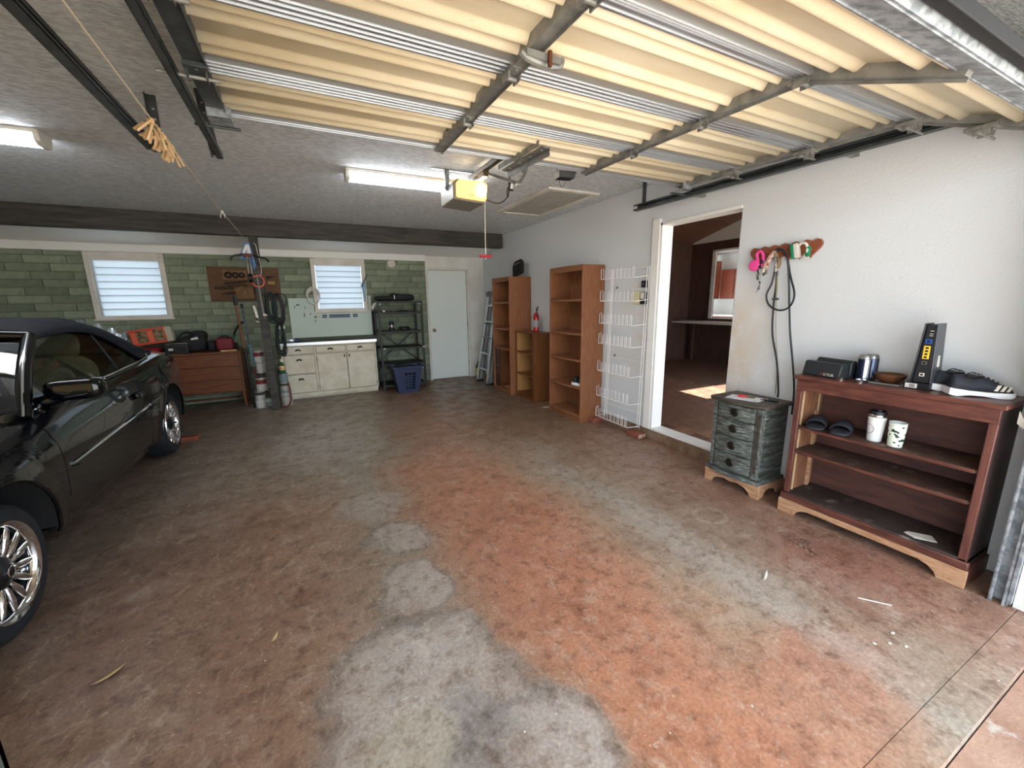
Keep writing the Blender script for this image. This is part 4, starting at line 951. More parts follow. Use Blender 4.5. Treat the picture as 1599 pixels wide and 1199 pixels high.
b = B(); b.tube(smooth_path([(-.43,6.55,.02),(-.36,6.52,.03),(-.31,6.58,.08),(-.30,6.66,.20),(-.315,6.72,.34)],6), [.012]*25, 8); b.build('red_hose', M('red_hose', (112,50,44), .5), label='short curved red hose on the floor right of the post foot', cat='hose')
# things hung on the post
rg = B(); rg.tube([(-.505+.068*math.cos(2*PI*i/32), 6.512, 1.782+.073*math.sin(2*PI*i/32)) for i in range(32)], .008, 8, True); rg.build('hoop', M('coral_plastic', (236,104,88), .45), label='coral red ring hanging on the timber post', cat='ring')
cn = T('chain', 'thin metal chain hanging down the post below the coral ring', 'chain', (-.497,6.53,1.3))
for i in range(26):
    z = 1.84-i*.021; x = -.513+.0008*i+(.004 if i % 2 else -.004)
    B().tube([(x+.006*math.cos(a), 6.527, z+.013*math.sin(a)) for a in [2*PI*k/8 for k in range(8)]], .0025, 5, True).build('link', can_met, cn)
hk = T('wall_hook', 'black double-arm storage hook on top of the timber post', 'hook', (-.55,6.5,1.85))
b = B(); b.tube(smooth_path([(-.758,6.36,2.03),(-.745,6.36,2.07),(-.68,6.38,2.10),(-.56,6.45,2.11),(-.44,6.38,2.08),(-.37,6.36,2.06),(-.345,6.36,2.02)],6), .012, 8); b.build('arms', black, hk)
b = B(); b.box(-.60,-.585,6.46,6.48,1.84,2.11).box(-.565,-.55,6.46,6.48,1.84,2.11); b.box(-.605,-.545,6.48,6.535,2.06,2.10); b.build('upright', dgalv, hk)
b = B(); b.cyl((-.60,6.46,1.82),(-.555,6.46,1.82),.055,n=20); b.build('pulley', black, hk)
rag = T('rag', 'blue and white cloth hung over hook where string meets post', 'cloth', (-.58,6.42,1.95))
blue_c = M('blue_cloth', (84,120,168), .9, c2=(110,144,186), scale=14); white_c = M('white_cloth', (226,226,224), .9)
def rag_sheet(x0, x1, xa, xb, z0, z1, y, ph):
    b = B(); b.grid(lambda u, v: Vector((lerp(lerp(x0,x1,u), lerp(xa,xb,u), v), y-.02*math.sin(u*9+ph)*v, lerp(z1,z0+.03*math.sin(u*7+ph),v))), 12, 10); return b
rag_sheet(-.585,-.555,-.675,-.60,2.05,2.27,6.42,.3).build('blue_side', blue_c, rag, solid=.006, recalc=False)
rag_sheet(-.58,-.55,-.635,-.53,2.10,2.24,6.405,1.3).build('white_middle', white_c, rag, solid=.006, recalc=False)
rag_sheet(-.57,-.54,-.545,-.49,1.94,2.27,6.42,2.3).build('blue_tail', blue_c, rag, solid=.006, recalc=False)
b = B(); b.sbox((-.575,6.39,2.10), .12,.03,.04,.7); b.build('red_trim', rust_m, rag)
wc = B(); wc.tube(smooth_path([(-.50,6.525,2.27),(-.478,6.525,2.24),(-.47,6.522,2.15),(-.455,6.522,2.02),(-.452,6.52,1.92),(-.47,6.52,1.85)],6), .004, 6); wc.build('string_loop', trim_m, label='thin white cord looping down from post top to coral ring', cat='cord')
wp = T('wall_tool', 'small white-edged hand tool hung left of the timber post', 'tool', (-.57,6.55,1.2))
B().bar((-.60,6.56,1.46),(-.575,6.56,1.30),.012,.03).build('blade', trim_m, wp); B().bar((-.615,6.57,1.46),(-.585,6.57,1.26),.02,.02).build('handle', black, wp); B().hexa([(-.60,6.55,1.25),(-.56,6.55,1.235),(-.56,6.56,1.235),(-.60,6.56,1.25),(-.60,6.55,1.262),(-.56,6.55,1.25),(-.56,6.56,1.25),(-.60,6.56,1.262)]).build('tip', trim_m, wp)
B().hexa([(-.50,6.50,1.335),(-.45,6.50,1.32),(-.45,6.53,1.32),(-.50,6.53,1.335),(-.50,6.50,1.355),(-.45,6.50,1.345),(-.45,6.53,1.345),(-.50,6.53,1.355)]).build('white_clip', trim_m, label='small white clip fixed on face of the timber post', cat='clip')
# coiled cords on the post
def coil(name, cx, cy, ztop, zbot, wd, n, r, mat, lab, seed):
    random.seed(seed); t = T(name, lab, 'cord', (cx,cy,zbot))
    for k in range(n):
        ww = wd*random.uniform(.6,1); zb = zbot+random.uniform(0,.10); dx = random.uniform(-.015,.015); dy = random.uniform(-.02,.02)
        pts = [(cx+dx+ww*math.sin(2*PI*i/28)*(1-.25*math.cos(2*PI*i/28)), cy+dy+.012*math.sin(4*PI*i/28+k), lerp(zb,ztop+random.uniform(-.004,.004),(1+math.cos(2*PI*i/28))/2)) for i in range(28)]
        B().tube(pts, r, 6, True).build('loop', mat, t)
    return t
dgreen = M('dark_green_cord', (18,32,31), .6)
coil('coiled_cord', -.395, 6.50, 1.63, 1.22, .055, 16, .011, dgreen, 'dark green coiled cord hung on right face of the post', 1)
coil('coiled_cord', -.31, 6.52, 1.62, 1.18, .060, 16, .009, black, 'black coiled cable hanging right of the dark green cord', 2)
coil('coiled_cord', -.33, 6.56, 1.24, .74, .055, 14, .007, dgreen, 'thin green net-like cord hanging low beside post', 3)
b = B(); b.tube(smooth_path([(-.27,6.5,1.62),(-.22,6.5,1.6),(-.20,6.5,1.5),(-.24,6.5,1.42),(-.28,6.5,1.2),(-.29,6.5,.95),(-.26,6.5,.85),(-.30,6.5,.75)],6), .006, 6); b.build('black_cable', black, label='single black cable dangling in front of white cabinet edge', cat='cable')
sp_ = T('sprayer_head', 'grey spray nozzle with white cap at left end of cabinet', 'nozzle', (-.335,7.16,.889))
B().sbox((-.335,7.16,1.05), .10,.08,.10,.6).build('head', M('grey_nozzle', (96,98,94), .5), sp_); B().sbox((-.325,7.15,1.125), .09,.06,.05,.6).build('white_cap', trim_m, sp_); B().tube([(-.335,7.16,1.03),(-.335,7.16,.889)], .02, 10).build('stem', black, sp_)
# carved board on the wall
pn = T('wall_panel', 'brown carved wooden board with round relief motifs on brick wall', 'wall panel', (-.755,7.51,1.53))
bw = M('board_brown', (112,82,58), .75, c2=(94,66,46), scale=7, stretch=(1,4,4)); bw2 = M('board_tan', (146,112,76), .7, c2=(120,90,60), scale=12); bdk = M('board_dark', (52,38,28), .8)
B().box(-1.215,-.295,7.505,7.53,1.53,2.03).build('board', bw, pn, bevel=.003)
B().box(-1.03,-.72,7.495,7.505,1.845,1.985).build('plate', bw2, pn, bevel=.003)
for x, r in ((-.955,.052),(-.865,.045),(-.785,.042)):
    q = B().lathe([(r,0),(r,-.012),(r*.7,-.016),(r*.55,-.006),(r*.3,-.006)], (x,7.496,1.915), 'y', 20).build('ring', bdk, pn); B().lathe([(.001,-.014),(r*.32,-.012),(r*.34,0)], (x,7.496,1.915), 'y', 16).build('boss', bw2, q)
B().prism([(-1.02,1.80),(-.72,1.84),(-.72,1.815),(-1.02,1.78)], 'y', 7.492, 7.505).build('strip', bdk, pn)
B().box(-1.0,-.72,7.495,7.505,1.735,1.79).build('ribbed_plate', bw, pn)
for i in range(9): B().box(-.985+i*.029,-.972+i*.029,7.489,7.495,1.742,1.785).build('rib', bdk, pn)
for i in range(7):
    x = -1.145+i*.034; h = [.05,.045,.05,.05,.04,.05,.05][i]
    B().box(x,x+.022,7.494,7.505,1.70,1.70+h).build('carved_glyph', bdk, pn)
B().box(-1.15,-.905,7.497,7.505,1.682,1.690).build('strip', bw2, pn)
B().prism([(-1.11,1.635),(-.90,1.68),(-.87,1.63)], 'y', 7.495, 7.505).build('wedge', bdk, pn)
q = B().lathe([(.001,-.012),(.012,-.014),(.02,-.008),(.045,-.008),(.05,-.013),(.065,-.013),(.07,-.006),(.078,-.014),(.085,-.012),(.086,0)], (-.815,7.497,1.665), 'y', 28).build('disc', bw2, pn)
B().box(-.90,-.66,7.497,7.505,1.57,1.73).build('plate', bw2, pn); B().box(-.66,-.50,7.495,7.505,1.64,1.74).build('dark_plate', bdk, pn); B().prism([(-.66,1.57),(-.50,1.57),(-.58,1.63)], 'y', 7.495, 7.505).build('wedge', bdk, pn)
B().prism([(-.47,1.85),(-.34,1.905),(-.47,1.905)], 'y', 7.495, 7.505).build('wedge', bdk, pn); B().box(-.45,-.36,7.497,7.505,1.78,1.83).build('gold_plate', M('dull_gold', (150,122,58), .5), pn)
# pegboard, hooks, tool rail
pegb_m = pegm
def peg_material():
    m = M('pegboard', (206,222,210), .6); nt = m.node_tree; N = nt.nodes; Lk = nt.links; p = N['Principled BSDF']
    tc = N.new('ShaderNodeTexCoord'); mp = N.new('ShaderNodeMapping'); mp.inputs['Scale'].default_value = (1/.0254,1/.0254,1/.0254); Lk.new(tc.outputs['Object'], mp.inputs[0])
    fr = N.new('ShaderNodeVectorMath'); fr.operation = 'FRACTION'; Lk.new(mp.outputs[0], fr.inputs[0]); sb_ = N.new('ShaderNodeVectorMath'); sb_.operation = 'SUBTRACT'; Lk.new(fr.outputs[0], sb_.inputs[0]); sb_.inputs[1].default_value = (.5,.5,.5)
    ml = N.new('ShaderNodeVectorMath'); ml.operation = 'MULTIPLY'; Lk.new(sb_.outputs[0], ml.inputs[0]); ml.inputs[1].default_value = (1,0,1)
    ln = N.new('ShaderNodeVectorMath'); ln.operation = 'LENGTH'; Lk.new(ml.outputs[0], ln.inputs[0])
    lt_ = N.new('ShaderNodeMath'); lt_.operation = 'LESS_THAN'; lt_.inputs[1].default_value = .17; Lk.new(ln.outputs['Value'], lt_.inputs[0])
    mx = N.new('ShaderNodeMix'); mx.data_type = 'RGBA'; Lk.new(lt_.outputs[0], mx.inputs['Factor'])
    cs = [i for i in mx.inputs if i.type == 'RGBA']; cs[0].default_value = lin((206,222,210)); cs[1].default_value = lin((70,84,74)); Lk.new([o for o in mx.outputs if o.type == 'RGBA'][0], p.inputs['Base Color']); return m
pg = T('pegboard', 'pale green perforated pegboard above the cream cabinet', 'pegboard', (.4,7.51,.95))
B().box(-.21,.155,7.512,7.525,.93,1.565).box(.155,1.01,7.512,7.525,.93,1.325).box(1.01,1.055,7.512,7.525,.93,1.60).build('board', peg_material(), pg)
for x, z in ((-.09,1.465),(-.065,1.465),(-.13,1.43),(.02,1.42),(.0,1.32),(.09,1.32),(.0,1.29),(.15,1.27),(.17,1.27),(.155,1.2)):
    B().tube([(x,7.512,z),(x,7.49,z),(x,7.485,z-.02),(x+.006,7.478,z+.008)], .004, 6).build('hook', bsteel, pg)
for x, z in ((.05,1.285),(.51,1.235),(.50,1.07)): B().lathe([(.001,-.004),(.010,-.003),(.011,0)], (x,7.512,z), 'y', 12).build('screw_cap', trim_m, pg)
navy = M('navy_plastic', (34,54,84), .45)
tb = T('tool_rail', 'navy blue tool rail mounted on pegboard below right window', 'tool rail', (.57,7.5,1.24))
for x0, x1 in ((.265,.335),(.37,.70),(.74,.82)):
    B().box(x0,x1,7.485,7.511,1.245,1.258).box(x0,x1,7.485,7.511,1.282,1.296).build('rail', navy, tb, bevel=.002); B().box(x0+.004,x1-.004,7.495,7.51,1.258,1.282).build('inset', M('rail_silver', (110,128,150), .5) if 'rail_silver' not in MATS else MATS['rail_silver'], tb)
for i in range(7): B().box(.39+i*.045,.402+i*.045,7.482,7.487,1.262,1.30).build('clip', navy, tb)
rc = T('hose_coil', 'white tubing coil hanging at left edge of the right window', 'tubing', (.16,7.42,1.47))
for k in range(4): B().tube([(.158+(.098-.004*k)*math.cos(2*PI*i/28), 7.46-.012*k, 1.612+(.128-.006*k)*math.sin(2*PI*i/28)-.012*k) for i in range(28)], .008, 6, True).build('loop', trim_m, rc)
sw_ = T('hand_saw', 'dark blue long-bladed hand tool hung right of the right window', 'tool', (.99,7.45,1.5))
B().hexa([(.905,7.46,1.75),(.935,7.46,1.74),(.935,7.475,1.74),(.905,7.475,1.75),(1.02,7.46,1.96),(1.035,7.46,1.955),(1.035,7.475,1.955),(1.02,7.475,1.96)]).build('handle', bsteel, sw_, bevel=.003); B().hexa([(.945,7.47,1.50),(.96,7.47,1.50),(.96,7.48,1.50),(.945,7.48,1.50),(.935,7.47,1.80),(.985,7.47,1.80),(.985,7.48,1.80),(.935,7.48,1.80)]).build('blade', M('blue_steel', (70,96,116), .35, .6), sw_, bevel=.002)
pt = T('paper_tube', 'white folded paper stuck at left top of the black rack', 'paper', (1.07,7.3,1.36)); B().hexa([(1.02,7.32,1.40),(1.06,7.32,1.36),(1.06,7.34,1.36),(1.02,7.34,1.40),(1.09,7.32,1.50),(1.115,7.32,1.48),(1.115,7.34,1.48),(1.09,7.34,1.50)]).build('sheet', trim_m, pt)
B().box(1.048,1.075,7.44,7.515,.92,1.33).build('dark_board', blackm, label='narrow dark board standing between pegboard and black rack', cat='board')
# cream kitchen cabinet
cb = T('base_cabinet', 'worn cream painted cabinet with cup-pull drawers below the pegboard', 'cabinet', (.315,7.28,0))
B().box(-.385,1.015,7.09,7.50,.075,.845).build('body', cabw, cb, bevel=.003); B().box(-.365,1.0,7.12,7.48,0,.075).build('plinth', cabw, cb)
B().box(-.40,1.03,7.065,7.51,.85,.885).build('worktop', M('worktop_dark', (74,58,44), .45, c2=(54,42,33), scale=6), cb, bevel=.002); B().box(-.402,1.032,7.056,7.066,.846,.888).build('metal_edge', alu, cb)
gapm = M('gap_shade', (84,70,54), .8)  # shade in drawer and door gaps, painted as dark strips behind them
cup = M('dark_cup_pull', (54,48,42), .45, .7)
def pull(x, z, par):
    b = B(); n = 10
    rings = [[Vector((x+.042*math.cos(PI*i/n)*s, 7.075-.024*math.sin(PI*j/6*.5+.0)*1.0*(1-abs(math.cos(PI*i/n))*.3), z+.028*math.sin(PI*i/n)*s)) for i in range(n+1)] for j, s in ((0,1),(2,.92),(4,.7),(6,.35))]
    b.loft(rings, caps=False, closed=False); b.build('cup_pull', cup, par, solid=.003, recalc=False)
for x0,x1,z0,z1 in ((-.345,.07,.71,.83),(-.345,.07,.405,.69),(-.345,.07,.10,.385),(.11,.535,.72,.815),(.56,.985,.72,.815)):
    B().box(x0-.005,x1+.005,7.0865,7.0905,z0-.005,z1+.005).build('gap_shade_strip', gapm, cb); d = B().box(x0,x1,7.075,7.088,z0,z1).build('drawer', cabw, cb, bevel=.003); pull((x0+x1)/2-.01, (z0+z1)/2+(.06 if z1-z0 > .2 else -.01), d)
for x0, x1, px_ in ((.11,.545,.515),(.555,.985,.585)):
    B().box(x0-.005,x1+.005,7.0865,7.0905,.095,.70).build('gap_shade_strip', gapm, cb); d = B().box(x0,x1,7.075,7.088,.10,.695).build('door', cabw, cb, bevel=.003); B().sbox((px_,7.068,.645), .018,.02,.05,.6).build('door_pull', cup, d)
    for z in (.17,.61): B().box((x0-.012) if x0 < .3 else x1-.004,(x0+.004) if x0 < .3 else x1+.012,7.070,7.076,z-.02,z+.02).build('hinge', dgalv, d)
B().box(-.37,1.0,7.07,7.09,.04,.09).build('kick_rail', cabw, cb, bevel=.004)
ti = T('foil_pack', 'crumpled silver pack at left end of cabinet worktop', 'pack', (-.23,7.2,.888)); B().sbox((-.24,7.17,.925), .14,.10,.07,.7).build('pack', foil, ti); B().sbox((-.15,7.19,.92), .10,.09,.06,.7).build('dark_pack', navy, ti)
# black metal rack
rk = T('shelf_rack', 'black metal shelf rack with cross braces beside the white door', 'rack', (1.44,7.2,0))
for x in (1.09, 1.80):
    for y in (6.99, 7.42): B().box(x-.016,x+.016,y-.016,y+.016,0,1.50).build('post', blackshelf, rk)
    B().bar((x,6.99,.05),(x,7.42,.05),.02,.02).build('side_rail', blackshelf, rk)
for z in (1.495,1.315,1.0,.725,.45,.09):
    s = B().box(1.08,1.81,6.98,7.43,z-.012,z+.006).build('shelf', blackshelf, rk); B().box(1.075,1.815,6.972,6.985,z-.028,z+.008).build('shelf_edge', blackshelf, s)
B().bar((1.10,7.425,1.0),(1.79,7.425,.45),.02,.006,(0,1,0)).build('brace', blackshelf, rk); B().bar((1.79,7.435,1.0),(1.10,7.435,.45),.02,.006,(0,1,0)).build('brace', blackshelf, rk)
B().bar((1.10,6.975,1.44),(1.16,6.975,1.49),.016,.006,(0,1,0)).build('corner_stay', dgalv, rk); B().bar((1.79,6.975,1.44),(1.73,6.975,1.49),.016,.006,(0,1,0)).build('corner_stay', dgalv, rk)
for x, y in ((1.80,6.97),(1.14,6.97)): B().box(x-.02,x+.02,y-.004,y+.004,.71,.73).build('clip', trim_m, rk)
bg_ = T('duffel_bag', 'black folded bag lying on top of the black rack', 'bag', (1.42,7.2,1.5))
b = B(); b.sbox((1.25,7.2,1.549), .36,.34,.09,.6); b.sbox((1.52,7.2,1.559), .40,.36,.11,.5); b.hexa([(1.30,7.05,1.56),(1.62,7.05,1.54),(1.62,7.35,1.54),(1.30,7.35,1.56),(1.36,7.1,1.635),(1.58,7.1,1.59),(1.58,7.3,1.59),(1.36,7.3,1.635)]); b.build('bag', blackm, bg_); B().box(1.36,1.37,7.012,7.02,1.535,1.60).build('zip_pull', can_met, bg_)
ln = T('lantern', 'small black lantern with clear band on middle rack shelf', 'lantern', (1.30,7.1,1.006))
B().lathe([(.001,0),(.046,0),(.048,.01),(.046,.05),(.04,.06)], (1.30,7.1,1.006), 'z', 18).build('base', black, ln); B().lathe([(.038,.055),(.04,.09),(.038,.105)], (1.30,7.1,1.006), 'z', 18).build('globe', can_met, ln); B().lathe([(.044,.10),(.046,.12),(.03,.155),(.001,.16)], (1.30,7.1,1.006), 'z', 18).build('cap', black, ln); B().tube([(1.30+.035*math.cos(PI*i/10),7.1,1.15+.035*math.sin(PI*i/10)) for i in range(11)], .003, 5).build('handle', black, ln)
random.seed(11); ck_ = T('cable_bundle', 'tangled black cable on rack shelf right of the lantern', 'cable', (1.53,7.15,1.006))
for k in range(6): B().tube([(1.53+.09*math.cos(2*PI*i/18+k)*random.uniform(.8,1.05),7.15+.06*math.sin(2*PI*i/18+k),1.014+.045*abs(math.sin(PI*i/18+k*.7))) for i in range(18)], .007, 6, True).build('loop', black, ck_)
for x, lab in ((1.18,'small white cap at left on second rack shelf'),(1.34,'small grey bit at middle of second rack shelf')):
    B().sbox((x,7.05,1.337), .045,.05,.032,.6).build('trinket', trim_m if x < 1.2 else dgalv, label=lab, cat='cap')
B().sbox((1.52,7.12,1.335), .18,.12,.025,.6).build('dark_tray', blackm, label='flat dark tray on second shelf of black rack', cat='tray')
# blue laundry basket
bk_m = M('navy_basket', (40,52,82), .5); bk = T('laundry_basket', 'navy blue plastic laundry basket on floor before the black rack', 'basket', (1.43,6.775,0))
def bsk(t, s): return lerp(.165,.235,t)*s, lerp(.115,.165,t)
def wallq(b, sx, t0, t1, u0, u1, side):
    ps = []
    for dep in (0, .006):
        for u, t in ((u0,t0),(u1,t0),(u1,t1),(u0,t1)):
            hx, hy = lerp(.165,.235,t)-dep, lerp(.115,.165,t)-dep
            if side == 'f': ps.append((1.43+u*hx, 6.775-hy, .44*t))
            elif side == 'b': ps.append((1.43+u*hx, 6.775+hy, .44*t))
            elif side == 'l': ps.append((1.43-hx, 6.775+u*hy, .44*t))
            else: ps.append((1.43+hx, 6.775+u*hy, .44*t))
    b.hexa(ps)
b = B(); wallq(b,1,0,1,-1,-.30,'f'); wallq(b,1,0,1,.55,1,'f'); wallq(b,1,0,.14,-.30,.55,'f'); wallq(b,1,.78,1,-.30,.55,'f')
for k in range(1,6): wallq(b,1,.14+.64*k/6-.018,.14+.64*k/6+.018,-.30,.55,'f')
for u in (-.02,.265): wallq(b,1,.14,.78,u-.04,u+.04,'f')
for s in 'blr': wallq(b,1,0,1,-1,1,s)
b.box(1.43-.165,1.43+.165,6.775-.115,6.775+.115,0,.01); b.build('tub', bk_m, bk, smooth=0)
b = B()
for (x0,x1,y0,y1) in ((-.255,.255,-.19,-.16),(-.255,.255,.16,.19),(-.255,-.225,-.16,.16),(.225,.255,-.16,.16)): b.box(1.43+x0,1.43+x1,6.775+y0,6.775+y1,.425,.45)
b.build('rim', bk_m, bk, bevel=.006)
B().sbox((1.43,6.775,.37), .40,.26,.16,.6).build('dark_clothes', blackm, bk); B().sbox((1.38,6.775,.455), .22,.16,.06,.7).build('clothes_top', blackm, bk); B().box(1.665,1.69,6.64,6.65,.405,.435).build('handle_tag', trim_m, bk)
# round plate on wall
wp_ = T('wall_plate', 'white round plate high on brick wall right of window', 'plate', (1.45,7.52,2.08)); B().lathe([(.001,-.022),(.05,-.022),(.066,-.016),(.072,-.004),(.072,0)], (1.452,7.532,2.145), 'y', 28).build('cover', trim_m, wp_); B().lathe([(.001,-.026),(.006,-.026),(.007,-.02)], (1.452,7.532,2.145), 'y', 8).build('screw', dgalv, wp_)
# ------------------------------------------------------------------ along the right wall
def bow_shelf(b, x0, x1, y0, y1, z0, z1, bow, n=10):   # board whose -X edge bows outward
    pts = [(x1,y0),(x1,y1)]+[(x0-bow*(1-(2*i/n-1)**2), lerp(y1,y0,i/n)) for i in range(n+1)]
    b.prism(pts, 'z', z0, z1)
def bookcase(y0, y1, xf, h, shelves, lab, bow=.03, mat=oak, base=.07):
    t = T('bookcase', lab, 'bookcase', (3.03,(y0+y1)/2,0))
    B().box(xf,3.19,y0,y0+.02,0,h).build('side', mat, t, bevel=.002); B().box(xf,3.19,y1-.02,y1,0,h).build('side', mat, t, bevel=.002)
    B().box(3.18,3.19,y0+.02,y1-.02,.02,h).build('back', mat, t)
    b = B(); bow_shelf(b, xf+.002, 3.18, y0+.02, y1-.02, h-.03, h, .012); b.build('top', oak_h, t, bevel=.003)
    b = B(); bow_shelf(b, xf+.006, xf+.03, y0+.02, y1-.02, h-.065, h-.03, .008); b.build('top_rail', oak_h, t)
    for z in shelves:
        b = B(); bow_shelf(b, xf+.008, 3.18, y0+.02, y1-.02, z-.028, z, bow); b.build('shelf', oak_h, t, bevel=.005)
    b = B(); bow_shelf(b, xf+.006, xf+.03, y0+.02, y1-.02, 0, shelves[-1]-.02, .008); b.build('plinth', oak_h, t)
    return t
bookcase(3.875, 4.58, 2.87, 1.875, (1.487,1.09,.772,.44,.09), 'tall oak bookcase with bowed shelves nearest the open doorway', .035)
b2 = bookcase(5.64, 6.27, 2.81, 1.84, (1.465,1.05,.735,.07), 'tall oak bookcase farther back beside the aluminium ladder', .03)
dk = M('dark_oak_door', (74,44,30), .4, c2=(58,34,24), scale=12, stretch=(9,9,.6))
B().box(2.83,2.85,6.10,6.245,.08,.70).build('cabinet_door', dk, b2, bevel=.003); B().box(3.10,3.115,5.67,6.1,.08,.70).build('dark_inner_board', dk, b2)
for z in (.30,.42): B().cyl((2.83,6.13,z),(2.815,6.13,z),.008,n=8).build('hinge_cup', alu, b2)
B().hexa([(2.83,5.70,.075),(2.96,5.72,.075),(2.98,5.95,.075),(2.86,5.98,.075),(2.86,5.74,.13),(2.93,5.75,.14),(2.94,5.9,.12),(2.88,5.92,.11)]).build('paper_bag', M('kraft_paper', (150,110,66), .8), bevel=.01, label='crumpled brown paper bag in bottom of farther bookcase', cat='bag')
# small open shelf between
sm = T('small_bookcase', 'short oak open bookcase standing between the two tall ones', 'bookcase', (3.04,5.31,0))
B().box(2.90,3.19,5.02,5.04,0,1.0).build('side', oak_d, sm, bevel=.002); B().box(2.90,3.19,5.58,5.60,0,1.0).build('side', oak_l, sm, bevel=.002); B().box(3.18,3.19,5.04,5.58,.02,1.0).build('back', dk, sm)
B().box(2.888,3.19,5.005,5.61,1.0,1.02).build('top', oak_d, sm, bevel=.004)
for z in (.715,.38,.075): B().box(2.905,3.18,5.04,5.58,z-.02,z).build('shelf', oak_d, sm, bevel=.002)
B().box(2.892,2.905,5.02,5.095,0,1.0).build('face_stile', oak_d, sm, bevel=.002); B().box(2.892,2.905,5.575,5.60,0,1.0).build('face_stile', oak_d, sm, bevel=.002); B().box(2.897,2.905,5.09,5.58,0,.05).build('plinth', oak_d, sm)
# fire extinguisher
fe = T('fire_extinguisher', 'red fire extinguisher standing on the short bookcase', 'fire extinguisher', (3.07,5.27,1.02)); redp = M('extinguisher_red', (186,24,26), .25, coat=.5); c0 = (3.07,5.27,1.02)
B().lathe([(.001,0),(.036,0),(.042,.006),(.043,.02),(.043,.225),(.038,.25),(.022,.27),(.016,.28),(.016,.29)], c0, 'z', 24).build('cylinder', redp, fe); B().lathe([(.0437,.07),(.0437,.175)], c0, 'z', 24).build('instruction_label', M('label_silver', (188,186,180), .4, c2=(120,116,112), scale=50, stretch=(1,1,3)), fe)
B().lathe([(.001,.285),(.018,.285),(.018,.31),(.001,.312)], c0, 'z', 12).build('valve', can_met, fe); B().bar((3.07,5.27,1.34),(3.06,5.20,1.385),.02,.008).build('lever', bsteel, fe); B().bar((3.07,5.28,1.325),(3.06,5.205,1.34),.02,.008).build('carry_handle', bsteel, fe); B().tube(smooth_path([(3.06,5.25,1.32),(3.05,5.21,1.31),(3.05,5.20,1.27),(3.045,5.22,1.24)],4), .008, 8).build('nozzle_hose', black, fe); B().lathe([(.001,-.02),(.014,-.02),(.014,0)], (3.055,5.27,1.325), 'x', 12).build('gauge', trim_m, fe)
# ribbed black thing on top of the farther bookcase
gv = T('vent_cover', 'black ribbed plastic cover leaning on top of farther bookcase', 'cover', (3.0,5.74,1.84))
m = Matrix.Translation((3.0,5.75,1.868)) @ Matrix.Rotation(math.radians(9), 4, 'Y') @ Matrix.Rotation(math.radians(-10), 4, 'X')
b = B(m); b.prism([(-.15,0),(.14,0),(.165,.15),(.14,.215),(.09,.24),(-.08,.235),(-.12,.205),(-.15,.15)], 'x', 0, .05); b.build('shell', blackm, gv, bevel=.015)
for yy in (-.10,-.05,.0,.05,.10): b = B(m); b.box(-.012,.0,yy-.009,yy+.009,.03,.14); b.build('rib', blackm, gv, bevel=.003)
b = B(m); b.box(-.008,.0,-.07,.08,.17,.185); b.build('slot', dgalv, gv)
# black shoe on bookcase shelf, seen from the heel
so_ = T('sneaker', 'black and white sneaker on second lowest shelf of the nearer bookcase', 'shoe', (2.96,3.98,.44))
def shoe(t, m, L=.27, stripes=True, laces=True):
    NSEC = 18
    hw = [(0,.028),(.06,.036),(.25,.034),(.5,.034),(.75,.045),(.92,.040),(1,.012)]
    hz = [(0,.092),(.05,.108),(.2,.104),(.32,.092),(.42,.100),(.55,.096),(.75,.070),(.92,.052),(1,.034)]
    def sec(u, z0, z1, k):
        w_ = sinterp(u, hw)*k; x = u*L
        return [Vector((x, w_*math.cos(a)*(1 if math.sin(a) < .2 else .86), lerp(z0, z1, (math.sin(a)+1)/2 if math.sin(a) > 0 else .5+.5*math.sin(a)))) for a in [2*PI*i/16 for i in range(16)]]
    b = B(m); b.loft([sec(i/NSEC, .018, max(sinterp(i/NSEC, hz), .03), .97) for i in range(NSEC+1)]); b.build('upper', M('sneaker_black', (30,34,42), .7, bump=.2, bscale=200) if 'sneaker_black' not in MATS else MATS['sneaker_black'], t, smooth=60)
    b = B(m); rings = []
    for i in range(NSEC+1):
        u = i/NSEC; w_ = sinterp(u, hw)*1.10+.002; x = lerp(-.006, L+.008, u); zt = interp(u, [(0,.040),(.3,.030),(.55,.026),(1,.030)]); zb = interp(u, [(0,.006),(.1,.0),(.3,.008),(.5,.006),(.7,.0),(.88,.002),(1,.014)])
        rings.append([Vector((x,-w_,zb)),Vector((x,w_,zb)),Vector((x,w_*1.02,lerp(zb,zt,.6))),Vector((x,w_,zt)),Vector((x,-w_,zt)),Vector((x,-w_*1.02,lerp(zb,zt,.6)))])
    b.loft(rings); b.build('sole', trim_m if 'sole_white' not in MATS else MATS['sole_white'], t, smooth=50)
    b = B(m); b.sphere((.075,0,.098), .042,.024,.010, 14, 8); b.build('collar_opening', black, t)
    if stripes:
        for sgn in (-1, 1):
            for k in range(3):
                x = .150+.020*k; b = B(m); q = []
                for dz, dx, of in ((.036,0,0),(.066-.004*k,.012,-.006)):
                    w1 = sinterp((x+dx)/L, hw)*.985+.0025+of; w2 = sinterp((x+dx+.012)/L, hw)*.985+.0025+of
                    q += [(x+dx,sgn*w1,dz),(x+dx+.012,sgn*w2,dz),(x+dx+.012,sgn*(w2-.004),dz),(x+dx,sgn*(w1-.004),dz)]
                b.hexa(q); b.build('side_stripe', trim_m, t)
    if laces:
        for k in range(4): b = B(m); x = .118+.018*k; z = sinterp(x/L, hz)+.001; b.tube([(x,-.02,z-.008),(x+.004,0,z+.003),(x,.02,z-.008)], .0025, 5); b.build('lace', black, t)
        b = B(m); b.tube(smooth_path([(.12,0,.09),(.10,-.02,.115),(.06,-.018,.112),(.05,.004,.10),(.085,.014,.118),(.12,.0,.095)],5), .0022, 5); b.build('lace_bow', black, t)
M('sole_white', (232,234,236), .5)
